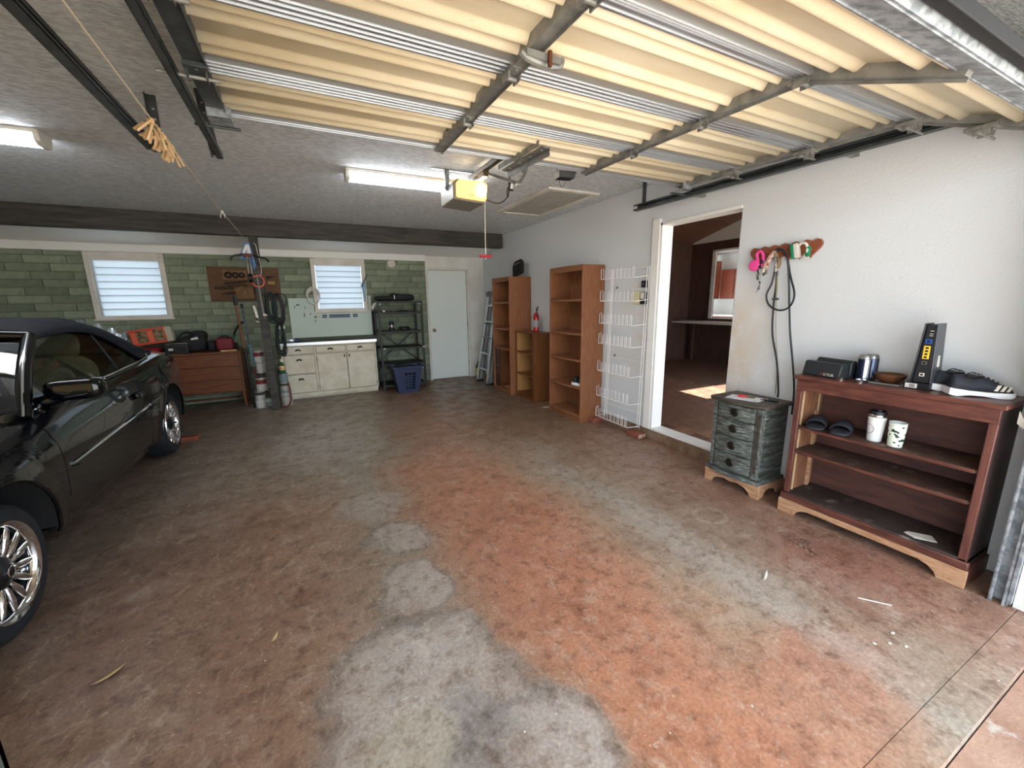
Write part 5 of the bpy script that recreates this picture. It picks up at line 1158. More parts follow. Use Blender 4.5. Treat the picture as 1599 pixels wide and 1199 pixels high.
shoe(so_, Matrix.Translation((2.90,3.95,.441)) @ Matrix.Rotation(math.radians(10), 4, 'Z'), .24, False, False)
s2 = T('sneaker', 'second black and white sneaker behind its pair in the nearer bookcase', 'shoe', (2.95,4.05,.44)); shoe(s2, Matrix.Translation((2.885,4.035,.441)) @ Matrix.Rotation(math.radians(8), 4, 'Z'), .24, False, False)
# white wire shoe rack hung on the wall
wire = M('white_wire', (232,232,230), .4)
wr = T('wire_rack', 'white wire shoe rack leaning on wall beside the doorway', 'wire rack', (3.12,3.45,.08))
for y in (3.155,3.185,3.70,3.73): B().tube([(3.165,y,1.80 if y < 3.5 else 1.80),(3.13,y,.10)], .004, 6).build('upright', wire, wr)
B().tube([(3.165,3.155,1.80),(3.165,3.73,1.80)], .004, 6).build('top_bar', wire, wr)
for z in (1.58,.82,.25): B().tube([(3.155,3.155,z),(3.155,3.73,z)], .003, 6).build('cross_bar', wire, wr)
for z in (1.70,1.46,1.21,.98,.66,.36,.105):
    x0 = 3.135+.02*z/1.8; xf = x0-.11
    tr3 = B().tube([(x0,3.73,z+.012),(xf,3.765,z),(xf,3.22,z-.004),(x0,3.155,z+.012)], .0035, 6).build('tier_frame', wire, wr)
    b = B()
    B().tube([(xf,3.765,z),(xf,3.765,z+.11),(xf+.03,3.765,z+.12),(xf+.035,3.765,z+.005)], .003, 5).build('end_loop', wire, tr3)
    for i in range(8):
        y = 3.70-.062*i; b = B(); b.tube([(xf,y,z),(xf,y,z+.095),(xf,y-.012,z+.108),(xf,y-.024,z+.095),(xf,y-.024,z)], .0024, 5); b.build('finger_loop', wire, tr3)
for y, z in ((3.60,1.60),(3.60,.84)): B().tube([(3.155,y,z),(3.14,y,z+.02),(3.13,y,z-.01)], .005, 5).build('black_hook', black, wr)
rb_m = MATS['red_brick']
B().box(3.00,3.16,3.775,3.868,0,.058).build('brick', rb_m, bevel=.006, label='red brick on floor between nearer bookcase and wire rack', cat='brick')
bk2 = T('brick', 'red brick on floor with a chipped white end by doorway', 'brick', (3.1,3.17,0)); B().box(3.06,3.16,3.085,3.27,0,.058).build('body', rb_m, bk2, bevel=.008); B().box(3.062,3.155,3.078,3.088,.006,.05).build('chipped_end', M('chip_white', (196,184,172), .9, c2=(160,100,82), scale=30), bk2, bevel=.004)
# wall controls
tm = T('wall_timer', 'cream and black wall timer above the wire rack', 'timer', (3.18,3.28,1.42)); B().box(3.165,3.2,3.275,3.385,1.43,1.555).build('cream_box', M('aged_cream', (214,204,160), .5), tm, bevel=.006); B().box(3.16,3.2,3.19,3.268,1.425,1.55).build('black_box', black, tm, bevel=.006); B().box(3.157,3.16,3.205,3.255,1.48,1.545).build('white_panel', trim_m, tm)
for z in (1.46,1.49,1.52): B().box(3.162,3.166,3.30,3.36,z,z+.006).build('button', trim_m, tm)
sw2 = T('wall_switch', 'small black switch box above the wall timer', 'switch', (3.18,3.22,1.59)); B().box(3.165,3.2,3.20,3.265,1.595,1.665).build('box', black, sw2, bevel=.005); B().box(3.158,3.166,3.22,3.245,1.615,1.645).build('lever', bsteel, sw2)
B().cyl((3.2,4.02,1.93),(3.185,4.02,1.93),.004,n=6).build('nail', dgalv, label='thin nail in white wall above the nearer bookcase', cat='nail')
# ------------------------------------------------------------------ key rack with its load
kr = T('key_rack', 'brown wooden rack of overlapping hearts fixed on white wall', 'key rack', (3.18,1.86,1.71)); kr_m = M('rack_wood', (150,84,56), .4, c2=(128,68,44), scale=6, stretch=(5,1,5), coat=.3)
b = B()
for i in range(6):
    cy = 2.045-.0735*i; pts = []
    for k in range(28):
        t = 2*PI*k/28; hx = 16*math.sin(t)**3; hz_ = 13*math.cos(t)-5*math.cos(2*t)-2*math.cos(3*t)-math.cos(4*t)
        pts.append((cy+hx*.0041, 1.802+hz_*.0043+.003*i))
    b.prism(pts, 'x', 3.172+.001*i, 3.198)
b.build('heart_board', kr_m, kr, bevel=.004)
for i in range(6): B().cyl((3.175,2.045-.0735*i,1.80),(3.135,2.045-.0735*i,1.812),.006,.008,n=8).build('peg', kr_m, kr)
pk = M('hot_pink', (232,74,150), .45); gr = M('brush_green', (20,122,86), .5)
le = T('dog_leash', 'pink retractable dog leash hanging at left of heart rack', 'leash', (3.14,2.02,1.55))
B().lathe([(.001,-.016),(.036,-.014),(.043,-.006),(.043,.006),(.036,.014),(.001,.016)], (3.14,2.045,1.72), 'x', 24).build('reel', pk, le)
B().tube(smooth_path([(3.14,2.02,1.745),(3.14,2.035,1.80),(3.14,2.01,1.82),(3.14,1.985,1.79),(3.14,1.985,1.72),(3.14,2.0,1.70)],5), .011, 8).build('handle_loop', pk, le)
for z, y in ((1.705,1.995),(1.74,1.985)): B().sbox((3.135,y,z), .026,.02,.03,.6).build('grip_pad', black, le)
B().tube([(3.14,2.02,1.70),(3.14,2.01,1.655)], .005, 6).build('strap', black, le); B().sbox((3.14,2.005,1.635), .014,.03,.05,.6).build('clasp', can_met, le)
b = B(); b.tube(smooth_path([(3.14,2.0,1.61),(3.135,1.985,1.585),(3.14,2.0,1.54),(3.145,2.012,1.52),(3.14,1.995,1.535),(3.138,1.985,1.57),(3.14,2.0,1.61)],4), .005, 6); b.build('wrist_strap', M('black_white_strap', (30,30,32), .6, c2=(210,210,210), scale=60), le)
lk = T('lanyard_bunch', 'bunch of patterned lanyards and keys in middle of heart rack', 'lanyards', (3.13,1.89,1.55))
lan = [(M('lanyard_brown', (110,84,64), .6, c2=(226,216,196), scale=50), 1.925, 1.70), (M('lanyard_red', (170,44,46), .6, c2=(222,210,196), scale=36), 1.91, 1.73), (M('lanyard_grey', (96,90,86), .5, c2=(200,196,188), scale=60), 1.875, 1.70), (M('lanyard_tan', (150,120,80), .6, c2=(60,50,44), scale=50), 1.865, 1.72)]
for k, (mm, y, z) in enumerate(lan):
    b = B(); y1 = y+(.03 if k < 2 else -.005); b.tube(smooth_path([(3.14,1.892,1.81),(3.128,lerp(1.892,y1,.4),1.79),(3.125,y1,z),(3.13,y1+(.012 if k < 2 else .004),z-.035),(3.133,y1-.006,z+.01),(3.135,1.895,1.80)],5), .010, 6); b.build('lanyard', mm, lk)
for y, z in ((1.945,1.665),(1.96,1.655),(1.87,1.665),(1.86,1.65)): B().sbox((3.13,y,z), .008,.022,.035,.5).build('key', can_met, lk)
b = B(); b.tube(smooth_path([(3.14,1.87,1.67),(3.145,1.865,1.60),(3.145,1.86,1.53),(3.145,1.858,1.475)],5), .006, 6); b.build('olive_strap', M('olive_cord', (124,122,88), .7), lk); B().sbox((3.14,1.858,1.465), .02,.05,.02,.7).build('strap_end', bsteel, lk)
b = B(); b.tube(smooth_path([(3.15,1.856,1.46),(3.155,1.845,1.3),(3.16,1.82,1.1),(3.165,1.80,.95),(3.17,1.795,.75)],5), .004, 6); b.build('thin_cord', M('grey_cord', (158,152,132), .7), label='thin pale cord hanging down wall inside the black loop', cat='cord')
b = B(); b.tube(smooth_path([(3.10,1.735,.745),(3.13,1.755,.80),(3.15,1.80,1.0),(3.155,1.86,1.21),(3.155,1.875,1.42),(3.15,1.872,1.60),(3.14,1.89,1.76),(3.132,1.888,1.82),(3.132,1.82,1.79),(3.15,1.775,1.62),(3.15,1.735,1.50),(3.15,1.75,1.42),(3.152,1.80,1.385),(3.152,1.86,1.39),(3.152,1.915,1.43),(3.152,1.935,1.50),(3.15,1.905,1.58),(3.14,1.885,1.70),(3.128,1.875,1.81),(3.13,1.81,1.77),(3.15,1.785,1.60),(3.155,1.76,1.40),(3.158,1.735,1.22),(3.165,1.695,1.0),(3.17,1.665,.80),(3.17,1.66,.62)],7), .0065, 8); b.build('black_cable', M('black_cord', (34,36,42), .5), label='thick black cable looped over the middle of heart rack', cat='cable')
br_ = T('scrub_brush', 'green brush with white bristles hanging right on heart rack', 'brush', (3.14,1.76,1.74))
m = Matrix.Translation((3.14,1.757,1.80)) @ Matrix.Rotation(math.radians(-12), 4, 'X'); b = B(m); b.box(-.022,.022,.004,.028,-.055,.05); b.build('back', gr, br_, bevel=.006); b = B(m); b.box(-.02,.02,-.022,.004,-.055,.045); b.build('bristles', trim_m, br_, bevel=.003)
ca = T('carabiner_strap', 'green and white clip strap hanging at right of heart rack', 'clip', (3.14,1.68,1.74)); b = B(); b.tube(smooth_path([(3.14,1.735,1.835),(3.135,1.715,1.845),(3.135,1.69,1.835),(3.14,1.68,1.81)],5), .009, 8); b.build('white_hook', trim_m, ca); B().sbox((3.14,1.675,1.785), .02,.032,.07,.5).build('green_body', gr, ca); B().sbox((3.127,1.675,1.79), .004,.014,.03,.6).build('white_mark', trim_m, ca); B().tube([(3.14+.0,1.68+.012*math.cos(2*PI*i/12),1.745+.012*math.sin(2*PI*i/12)) for i in range(12)], .005, 6, True).build('end_ring', trim_m, ca)
# ------------------------------------------------------------------ distressed nightstand
ns_ = T('nightstand', 'distressed teal bow-front nightstand beside the red-brown bookcase', 'nightstand', (3.0,1.87,0))
def bowpts(y0, y1, xf, xb, bow, n=14): return [(xb,y0),(xb,y1)]+[(xf-bow*(1-(2*i/n-1)**2), lerp(y1,y0,i/n)) for i in range(n+1)]
b = B(); b.prism(bowpts(1.685,2.085,2.895,3.17,.035), 'z', .13, .69); b.build('body', teal_body, ns_, bevel=.004)
b = B(); b.prism(bowpts(1.655,2.115,2.855,3.178,.045), 'z', .69, .717); b.build('top', teal_top, ns_, bevel=.008)
b = B(); b.prism(bowpts(1.66,2.11,2.862,3.175,.042), 'z', .105, .135); b.build('base_moulding', teal, ns_, bevel=.006)
for k, (z0, z1) in enumerate(((.565,.680),(.430,.555),(.290,.420),(.150,.280))):
    n = 14; pts = []
    for dx in (.0,-.014):
        row_ = [(2.895+dx-.035*(1-(2*(.12+.76*i/n)-1)**2), lerp(2.045,1.745,i/n)) for i in range(n+1)]
        pts = row_[::-1]+pts if dx else row_
    b = B(); b.prism(pts, 'z', z0, z1); d = b.build('drawer', teal, ns_, bevel=.004)
    q = B(); q.lathe([(.001,-.006),(.030,-.005),(.034,0)], (2.846,1.895,(z0+z1)/2), 'x', 20); q.build('pull_plate', cup, d); q = B(); q.tube([(2.838,1.895+.026*math.cos(a),(z0+z1)/2+.004-.020*math.sin(a)) for a in [2*PI*i/18 for i in range(18)]], .004, 6, True); q.build('pull_bail', cup, d)
st_ = B().box(2.868,2.90,1.69,1.735,.14,.685).build('fluted_pilaster', teal, ns_, bevel=.003); B().box(2.868,2.90,2.055,2.083,.14,.685).build('fluted_pilaster', teal, ns_, bevel=.003)
for yy in (1.699,1.709,1.719): B().box(2.863,2.87,yy,yy+.005,.19,.64).build('flute', MATS['distressed_dark_top'], st_)
b = B()   # bracket base in bare wood
def bracket(b, yA, yB, x0, x1, n=16):
    prof = [(yA,0),(yA,.108),(yB,.108),(yB,0),(yB-.06,0),(yB-.075,.03),(yB-.11,.055),(yB-.17,.068),((yA+yB)/2,.055),(yA+.17,.068),(yA+.11,.055),(yA+.075,.03),(yA+.06,0)]
    b.prism(prof, 'x', x0, x1)
bracket(b, 1.66, 2.11, 2.862, 2.882); b.build('bracket_base', rawwood, ns_)
for y in (1.665, 2.085): b = B(); b.prism([(2.87,0),(2.87,.108),(3.17,.108),(3.17,0),(3.12,0),(3.10,.04),(3.0,.06),(2.95,.04),(2.93,0)], 'y', y, y+.02); b.build('bracket_side', rawwood, ns_)
pa = T('paper_sheets', 'white printed papers lying on top of the teal nightstand', 'paper', (2.97,1.92,.718))
for k, (dx, dy, rz) in enumerate(((0,0,.25),(.018,-.03,.1))):
    b = B(Matrix.Translation((2.96+dx,1.91+dy,.7185+.0016*k)) @ Matrix.Rotation(rz, 4, 'Z')); b.box(-.075,.075,-.105,.105,0,.0014); b.build('sheet', M('paper_white', (240,242,246), .7) if 'paper_white' not in MATS else MATS['paper_white'], pa)
    b = B(Matrix.Translation((2.96+dx,1.91+dy,.7185+.0016*k)) @ Matrix.Rotation(rz, 4, 'Z')); b.box(-.055,-.049,-.09,.09,.0014,.0018); b.build('printed_line', navy, pa)
rdp = M('pen_red', (200,32,36), .4); rn = T('pocket_knife', 'red pocket knife lying on papers on the nightstand', 'knife', (2.99,1.89,.722)); b = B(Matrix.Translation((2.985,1.895,.731)) @ Matrix.Rotation(.5, 4, 'Z')); b.sbox((0,.03,0), .022,.07,.018,.5); b.build('handle', rdp, rn); b = B(Matrix.Translation((2.985,1.895,.729)) @ Matrix.Rotation(.2, 4, 'Z')); b.box(-.008,.008,-.055,-.005,-.004,.004); b.build('blade', brass, rn)
pn2 = T('cable_plug', 'small dark plug lying at right of the papers on nightstand', 'plug', (3.06,1.74,.718)); b = B(); b.sbox((3.06,1.745,.728), .035,.075,.018,.5); b.build('plug_body', bsteel, pn2); B().sbox((3.035,1.78,.725), .02,.03,.012,.5).build('plug_pins', can_met, pn2)
B().tube(smooth_path([(3.0,1.80,.724),(3.03,1.77,.724),(3.06,1.79,.724)],4), .004, 6).build('pen', black, label='thin black pen lying across the papers on nightstand', cat='pen')
# ------------------------------------------------------------------ low red-brown bookcase
lb = T('low_bookcase', 'worn red-brown low bookcase with shoes and cups by garage entrance', 'bookcase', (3.03,1.05,0))
Y0, Y1, XF = .60, 1.50, 2.885
B().box(XF-.02,3.195,Y0-.018,Y1+.018,.945,.972).build('top', cherry, lb, bevel=.004)
B().box(XF-.006,XF+.014,Y0,Y1,.872,.945).build('frieze', cherry, lb, bevel=.003)
for y0 in (Y0, Y1-.034): B().box(XF-.004,XF+.016,y0,y0+.034,.13,.872).build('face_stile', cherry_v, lb, bevel=.004)
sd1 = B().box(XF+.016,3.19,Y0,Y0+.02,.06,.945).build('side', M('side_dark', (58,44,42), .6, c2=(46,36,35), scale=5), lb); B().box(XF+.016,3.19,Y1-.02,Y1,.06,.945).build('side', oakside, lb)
B().box(3.18,3.19,Y0+.02,Y1-.02,.12,.945).build('back_panel', cherry_d, lb)
for x in (XF+.05, 3.13): B().box(x,x+.012,Y1-.026,Y1-.02,.15,.86).build('peg_strip', M('brass_strip', (190,168,130), .5) if 'brass_strip' not in MATS else MATS['brass_strip'], lb)
B().box(3.10,3.118,Y1-.034,Y1-.02,.15,.70).build('bare_batten', rawwood, lb)
for z in (.625,.457): sh_ = B().box(XF+.006,3.18,Y0+.02,Y1-.02,z-.018,z).build('shelf', dusty, lb, bevel=.002); B().box(XF-.001,XF+.006,Y0+.045,Y1-.045,z-.019,z-.001).build('shelf_edge', cherry, sh_, bevel=.002)
B().box(XF-.004,3.18,Y0+.0,Y1,.125,.15).build('bottom_board', M('dusty_dark', (66,56,52), .6, c2=(48,40,38), scale=5, c3=(140,132,126), s3=8, lo3=.58, hi3=.75), lb, bevel=.003)
B().box(XF-.016,XF+.012,Y0-.012,Y1+.012,.095,.14).build('base_moulding', cherry, lb, bevel=.006)
b = B(); b.prism([(Y0-.015,0),(Y0-.015,.097),(Y1+.015,.097),(Y1+.015,0),(Y1-.09,0),(Y1-.10,.025),(Y1-.13,.05),(Y1-.17,.062),(Y0+.17,.062),(Y0+.13,.05),(Y0+.10,.025),(Y0+.09,0)], 'x', XF-.022, XF-.002); b.build('bracket_base', rawwood, lb, bevel=.002)
for y in (Y0-.012, Y1-.008): B().box(XF,3.18,y,y+.02,.0,.095).build('base_side', cherry_v, lb)
b = B(Matrix.Translation((2.955,.80,.151)) @ Matrix.Rotation(.5, 4, 'Z')); b.add([(-.03,-.06,0),(.035,-.05,.002),(.03,.05,.001),(.0,.07,.004),(-.035,.03,0),(-.03,-.06,.003),(.035,-.05,.005),(.03,.05,.004),(.0,.07,.007),(-.035,.03,.003)], [(0,1,2,3,4),(9,8,7,6,5),(0,1,6,5),(1,2,7,6),(2,3,8,7),(3,4,9,8),(4,0,5,9)]); b.build('paper_scrap', trim_m, smooth=0, label='torn white paper scrap on bottom board of red-brown bookcase', cat='paper')
# speaker
sk_ = T('speaker', 'black wedge speaker with VICTOR lettering at left of bookcase top', 'speaker', (3.02,1.39,.972))
m = Matrix.Translation((3.0,1.385,.973)) @ Matrix.Rotation(math.radians(-12), 4, 'Z')
spk = M('speaker_black', (36,40,44), .5, bump=.1, bscale=200)
b = B(m); b.prism([(-.075,0),(-.055,.085),(-.045,.092),(.0,.088),(.012,0)], 'y', -.12, .12); b.build('front_body', spk, sk_, bevel=.006)
b = B(m); b.prism([(.012,0),(.012,.088),(.03,.112),(.06,.108),(.075,0)], 'y', -.125, .10); b.build('rear_body', spk, sk_, bevel=.006)
vs, fs = text_mesh('VICTOR', .022)
def text_on(txt, size, mtx, par, mat, name='lettering'):
    vs, fs = text_mesh(txt, size); b = B(mtx); b.add(vs, fs); return b.build(name, mat, par, smooth=0, recalc=False)
sl = math.atan2(.020, .085)
text_on('ICTOR', .022, m @ Matrix.Translation((-.0722,-.055,.018)) @ Matrix.Rotation(-math.radians(90), 4, 'Z') @ Matrix.Rotation(math.radians(90)-sl, 4, 'X'), sk_, trim_m)
text_on('V', .022, m @ Matrix.Translation((-.0722,-.009,.018)) @ Matrix.Rotation(-math.radians(90), 4, 'Z') @ Matrix.Rotation(math.radians(90)-sl, 4, 'X'), sk_, rdp)
B().box(3.09,3.12,1.47,1.50,.973,1.05).build('cable_adapter', trim_m, bevel=.004, label='small white adapter behind left end of the speaker', cat='adapter')
# cans, bowl, lids, tool
def soda(x, y, lab, body, band):
    t = T('drink_can', lab, 'can', (x,y,.972)); c = (x,y,.972)
    B().lathe([(.001,.004),(.022,0),(.026,.004),(.033,.014),(.033,.135),(.028,.15),(.026,.154),(.024,.15),(.001,.149)], c, 'z', 24).build('can', can_met, t); B().lathe([(.0334,.016),(.0334,.133)], c, 'z', 24).build('printed_wrap', body, t)
    b = B(); b.loft([[Vector((x+.0338*math.cos(a), y+.0338*math.sin(a), .972+z)) for a in [math.radians(205+4*i) for i in range(12)]] for z in (.02,.13)], caps=False, closed=False); b.build('printed_stripe', band, t, recalc=False); return t
def turntext(t, txt, x, y, ang, mat):
    d = Vector((math.cos(ang), math.sin(ang), 0)); text_on(txt, .028, Matrix.Translation((x+.0345*d.x, y+.0345*d.y, 1.045)) @ Matrix.Rotation(ang+PI/2, 4, 'Z') @ Matrix.Rotation(PI/2, 4, 'X') @ Matrix.Rotation(PI/2, 4, 'Z'), t, mat)
c1 = soda(3.01, 1.205, 'silver and navy drink can in front of its twin beside bowl', M('wrap_navy', (36,42,66), .3, .5), M('wrap_silver', (198,206,216), .25, .7))
c2 = soda(3.085, 1.20, 'navy drink can standing behind the silver can next to wall', M('wrap_dark', (50,40,54), .3, .5, c2=(120,50,44), scale=12), M('wrap_blue', (80,92,120), .3, .5))
bo_ = B(); bo_.lathe([(.001,.0),(.035,.0),(.045,.006),(.066,.03),(.074,.052),(.071,.054),(.06,.034),(.04,.012),(.001,.008)], (3.055,1.09,.972), 'z', 32); bo_.build('wooden_bowl', M('bowl_wood', (104,66,44), .35, c2=(74,44,30), scale=9, coat=.2), label='round brown wooden bowl on bookcase top beside the cans', cat='bowl')
for x, y, lab in ((2.912,1.275,'shiny shallow metal lid nearest the speaker lettering'),(2.935,1.185,'shiny shallow metal lid in front of the silver can')):
    b = B(); b.lathe([(.001,.004),(.018,.004),(.020,0),(.022,.012),(.030,.015),(.031,.017),(.021,.0165),(.019,.006),(.001,.006)], (x,y,.972), 'z', 24); b.build('metal_lid', chrome, label=lab, cat='lid')
tw = T('hand_tool', 'slim metal tool lying before the wooden bowl', 'tool', (2.965,1.08,.972)); B().bar((2.955,1.17,.977),(2.97,1.01,.977),.02,.006).build('shaft', dgalv, tw); B().cyl((2.975,1.0,.972),(2.975,1.0,.986),.009,n=10).build('tip', chrome, tw); B().bar((2.95,1.19,.979),(2.956,1.15,.979),.03,.01).build('grip', black, tw)
# router on its box
rbx = T('flat_box', 'flat black carton with white barcode label under the router', 'box', (3.02,.94,.972)); B().box(2.955,3.10,.885,.995,.972,1.008).build('carton', black, rbx, bevel=.002); B().box(2.953,2.955,.935,.985,.978,1.003).build('barcode_label', trim_m, rbx)
for i in range(6): B().box(2.9522,2.953,.945+i*.004,.947+i*.004,.983,.999).build('bar', black, rbx)
ro = T('router', 'black upright router with yellow ports standing on flat carton', 'router', (3.02,.93,1.008))
b = B(); b.hexa([(2.965,.892,1.009),(3.075,.892,1.009),(3.075,.965,1.009),(2.965,.965,1.009),(2.955,.900,1.325),(3.04,.900,1.325),(3.04,.940,1.325),(2.955,.940,1.325)]); b.build('case', M('router_black', (34,36,40), .4), ro, bevel=.006)
b = B(); b.hexa([(2.958,.884,1.01),(3.08,.884,1.01),(3.08,.892,1.01),(2.958,.892,1.01),(2.945,.892,1.332),(3.045,.892,1.332),(3.045,.900,1.332),(2.945,.900,1.332)]); b.build('side_shell', M('router_grey', (66,70,76), .3), ro, bevel=.003)
b = B(); b.hexa([(2.958,.965,1.01),(3.08,.965,1.01),(3.08,.972,1.01),(2.958,.972,1.01),(2.945,.940,1.332),(3.045,.940,1.332),(3.045,.947,1.332),(2.945,.947,1.332)]); b.build('side_shell', MATS['router_black'], ro, bevel=.003)
def rp_(z): t = (z-1.009)/.316; return lerp(2.965,2.955,t), lerp(.928,.920,t)
yel = M('port_yellow', (232,196,64), .5); blu = M('port_blue', (40,84,160), .5)
x, y = rp_(1.175); pl_ = B().box(x-.003,x,y-.013,y+.013,1.142,1.212).build('port_block', yel, ro)
for k in range(4): x, y = rp_(1.15+.017*k); B().box(x-.0045,x-.003,y-.006,y+.006,1.146+.0165*k,1.156+.0165*k).build('port', black, pl_)
x, y = rp_(1.235); q = B().box(x-.003,x,y-.013,y+.013,1.225,1.247).build('blue_port', blu, ro); B().box(x-.0045,x-.003,y-.006,y+.006,1.230,1.242).build('port', black, q)
for z, mm in ((1.12,can_met),(1.055,trim_m)): x, y = rp_(z); q = B().box(x-.003,x,y-.010,y+.010,z-.009,z+.009).build('socket', mm, ro); B().box(x-.0045,x-.003,y-.006,y+.006,z-.005,z+.005).build('port', black, q)
for z in (1.265,1.275,1.29): x, y = rp_(z); B().box(x-.002,x,y-.012,y+.002,z,z+.003).build('printed_mark', trim_m, ro)
B().hexa([(3.0,.882,1.10),(3.02,.882,1.10),(3.02,.886,1.10),(3.0,.886,1.10),(3.0,.886,1.16),(3.02,.886,1.16),(3.02,.890,1.16),(3.0,.890,1.16)]).build('sticker', trim_m, ro)
# sneakers on top
def shoe_at(lab, hx, hy, tx, ty, z, L, name='sneaker'):
    t = T(name, lab, 'shoe', (hx,hy,z)); a = math.atan2(ty-hy, tx-hx); shoe(t, Matrix.Translation((hx,hy,z)) @ Matrix.Rotation(a, 4, 'Z'), L); return t
shoe_at('black sneaker with three white stripes at front corner of bookcase top', 2.94,.81, 3.07,.64, .973, .235)
shoe_at('black sneaker partly hidden behind its striped twin near router', 3.015,.90, 3.145,.73, .973, .235)
# middle shelf: slippers and cups
slp = M('slipper_dark', (36,38,46), .8, bump=.2, bscale=120)
for x, y, rz, lab in ((2.985,1.40,.35,'dark slide slipper at far left of middle shelf'),(2.995,1.26,.25,'dark slide slipper next to the white tumbler on middle shelf')):
    t = T('slipper', lab, 'slipper', (x,y,.626)); m = Matrix.Translation((x,y,.626)) @ Matrix.Rotation(rz, 4, 'Z')
    b = B(m); b.sbox((0,0,.014), .25,.105,.026,.5); b.build('sole', slp, t)
    b = B(m); b.loft([[Vector((xx, .054*math.cos(a), .020+(.056-.012*abs(xx-.02)/.05)*math.sin(a))) for a in [PI*i/14 for i in range(15)]] for xx in (-.06,-.03,.0,.03)], caps=False, closed=False); b.build('strap', slp, t, solid=.006, recalc=False)
tu = T('tumbler', 'white travel tumbler with black and steel lid on middle shelf', 'tumbler', (2.985,1.09,.626)); c = (2.985,1.09,.626)
B().lathe([(.001,0),(.033,0),(.035,.004),(.043,.145),(.043,.15)], c, 'z', 28).build('cup', M('tumbler_white', (232,234,234), .35), tu); B().lathe([(.043,.148),(.0445,.152),(.0445,.16),(.043,.163)], c, 'z', 28).build('steel_band', chrome, tu); B().lathe([(.043,.16),(.043,.172),(.038,.184),(.034,.186),(.032,.180),(.001,.180)], c, 'z', 28).build('lid', black, tu); B().sbox((2.985,1.085,.811), .02,.02,.012,.6).build('slider', can_met, tu)
b = B(); b.tube([(2.985+.0405*math.cos(a),1.09+.0405*math.sin(a),.70+.028*math.sin(q)) for q, a in [(2*PI*i/24, math.radians(150)+math.radians(38)*math.cos(2*PI*i/24)) for i in range(24)]], .0012, 4, True); b.build('printed_circle', navy, tu)
cu_ = T('paper_cup', 'pale cup with dark green printed pattern on middle shelf', 'cup', (2.965,.985,.626))
def cup_mat():
    m = M('cup_print', (222,232,216), .5, c2=(28,58,48), scale=34, lo=.57, hi=.60, stretch=(1,1,1.3), detail=1); return m
c = (2.965,.985,.626); B().lathe([(.001,0),(.031,0),(.033,.004),(.040,.138),(.042,.142),(.039,.142),(.037,.13),(.030,.006),(.001,.006)], c, 'z', 28).build('cup', M('cup_white', (226,234,226), .45), cu_); B().lathe([(.0336,.008),(.0402,.125)], c, 'z', 28).build('printed_wrap', cup_mat(), cu_)
# ------------------------------------------------------------------ corner by the ladder
la = T('ladder', 'folded aluminium ladder leaning in corner behind farther bookcase', 'ladder', (2.9,6.75,0)); lal = M('ladder_alu', (196,200,202), .3, .9)
for y, yt in ((6.52,6.62),(6.98,6.90)):
    for dx, zt in ((0,1.62),(.075,1.50)):
        r_ = B().bar((2.80+dx,y,.04),(3.05+dx*.4,yt,zt),.05,.07,(0,1,0)).build('rail', lal, la, bevel=.004); B().bar((2.795+dx,y,.0),(2.806+dx,y,.07),.045,.06,(0,1,0)).build('foot', black, r_, bevel=.004)
for k in range(5):
    t = .14+.18*k; B().bar((lerp(2.80,3.05,t),lerp(6.52,6.62,t),lerp(.04,1.62,t)),(lerp(2.80,3.05,t),lerp(6.98,6.90,t),lerp(.04,1.62,t)),.03,.03).build('rung', lal, la, bevel=.003)
for y, yt in ((6.52,6.62),(6.98,6.90)): B().cyl((3.03,yt-.03,1.60),(3.03,yt+.03,1.60),.055,n=18).build('hinge_joint', dgalv, la, bevel=.004)
for t in (.5,.66): B().bar((lerp(2.78,3.03,t),lerp(6.50,6.60,t),lerp(.04,1.62,t)),(lerp(2.78,3.03,t),lerp(7.0,6.92,t),lerp(.04,1.62,t)),.02,.02).build('lock_bar', bsteel, la)
jg = T('oil_jug', 'dark green jug with yellow label in the corner by door', 'jug', (2.98,7.36,0)); jm = M('jug_green', (26,52,38), .4)
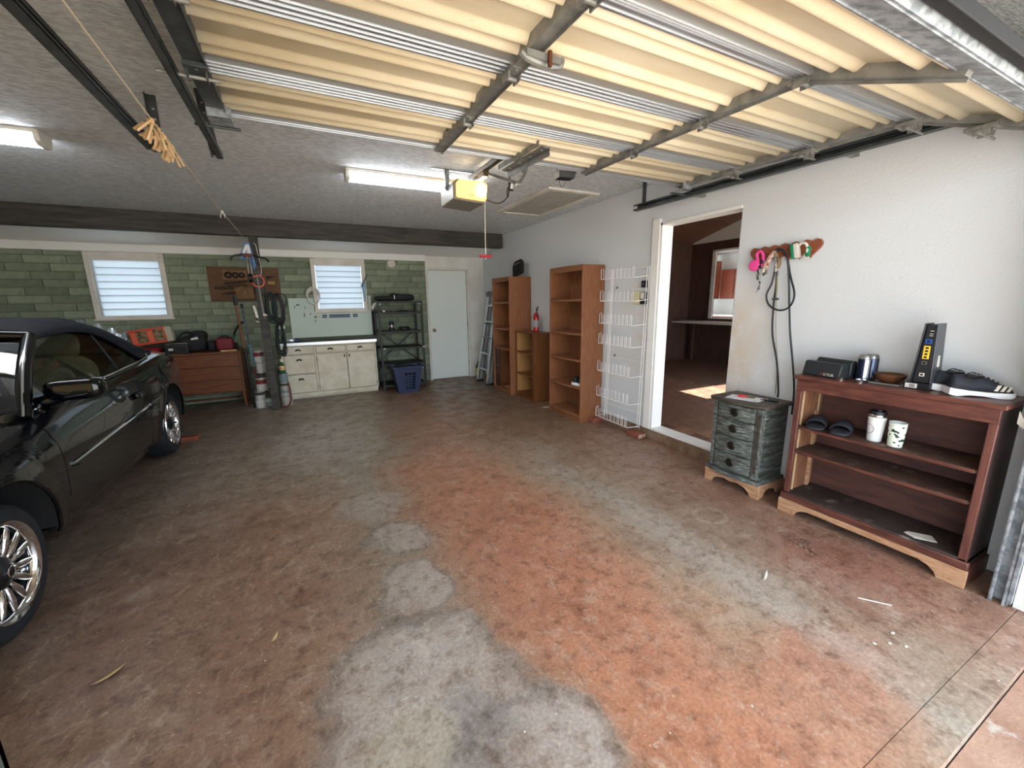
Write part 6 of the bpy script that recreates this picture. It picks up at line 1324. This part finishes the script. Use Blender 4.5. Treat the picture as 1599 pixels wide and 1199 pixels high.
B().sbox((2.98,7.36,.125), .11,.16,.25,.35).build('jug', jm, jg); B().tube(smooth_path([(2.96,7.31,.24),(2.955,7.31,.29),(2.96,7.35,.305),(2.975,7.42,.28),(2.98,7.42,.23)],4), .014, 8).build('handle', jm, jg); B().cyl((2.98,7.40,.24),(2.98,7.40,.275),.018,n=12).build('cap', black, jg); B().box(2.922,2.927,7.32,7.40,.05,.19).build('label_sheet', M('label_yellow2', (206,190,70), .5), jg)
# ------------------------------------------------------------------ bits on the floor
leafm = M('dry_leaf', (190,166,120), .8); 
for i, (x, y, rz, L, lab) in enumerate(((-.86,1.98,.7,.055,'curled pale dry leaf on floor near the car front wheel'),(-.27,1.88,1.2,.03,'small brown leaf fragment on floor left of grey stain'),(2.07,1.11,.4,.05,'white curled wood shaving on floor before the red-brown bookcase'))):
    b = B(Matrix.Translation((x,y,.004)) @ Matrix.Rotation(rz, 4, 'Z')); b.grid(lambda u, v: Vector((lerp(-L,L,u), lerp(-1,1,v)*.008*math.sin(PI*min(max(u,.02),.98)), .004+.008*(2*u-1)**2)), 8, 2); b.build('dry_leaf', leafm if i < 2 else trim_m, solid=.001, label=lab, cat='leaf')
b = B(); b.tube([(2.32,.80,.004),(2.40,.70,.004)], .003, 5); b.build('straw', trim_m, label='thin pale straw on floor before right foot of bookcase', cat='straw')
random.seed(21)
for i, (x, y) in enumerate(((2.12,.60),(2.16,.56),(2.06,.63),(2.2,.62))):
    b = B(); b.sphere((x,y,.002), random.uniform(.006,.012), random.uniform(.005,.009), .002, 8, 4); b.build('paint_drip', trim_m, label='dried white paint drip on floor near the door sill', cat='paint drip', group='paint drips near the sill')
b = B(); b.sphere((2.92,4.72,.003), .07,.045,.004, 14, 4); b.build('plaster_spill', M('spill_white', (200,192,180), .8), label='pale dried spill on floor beside the nearer bookcase', cat='spill')
# dark lump under the nightstand side
b = B(); b.sphere((3.03,1.585,.028), .035,.028,.028, 14, 8); b.build('rubber_ball', bsteel, label='dark ball on floor between nightstand and red-brown bookcase', cat='ball')
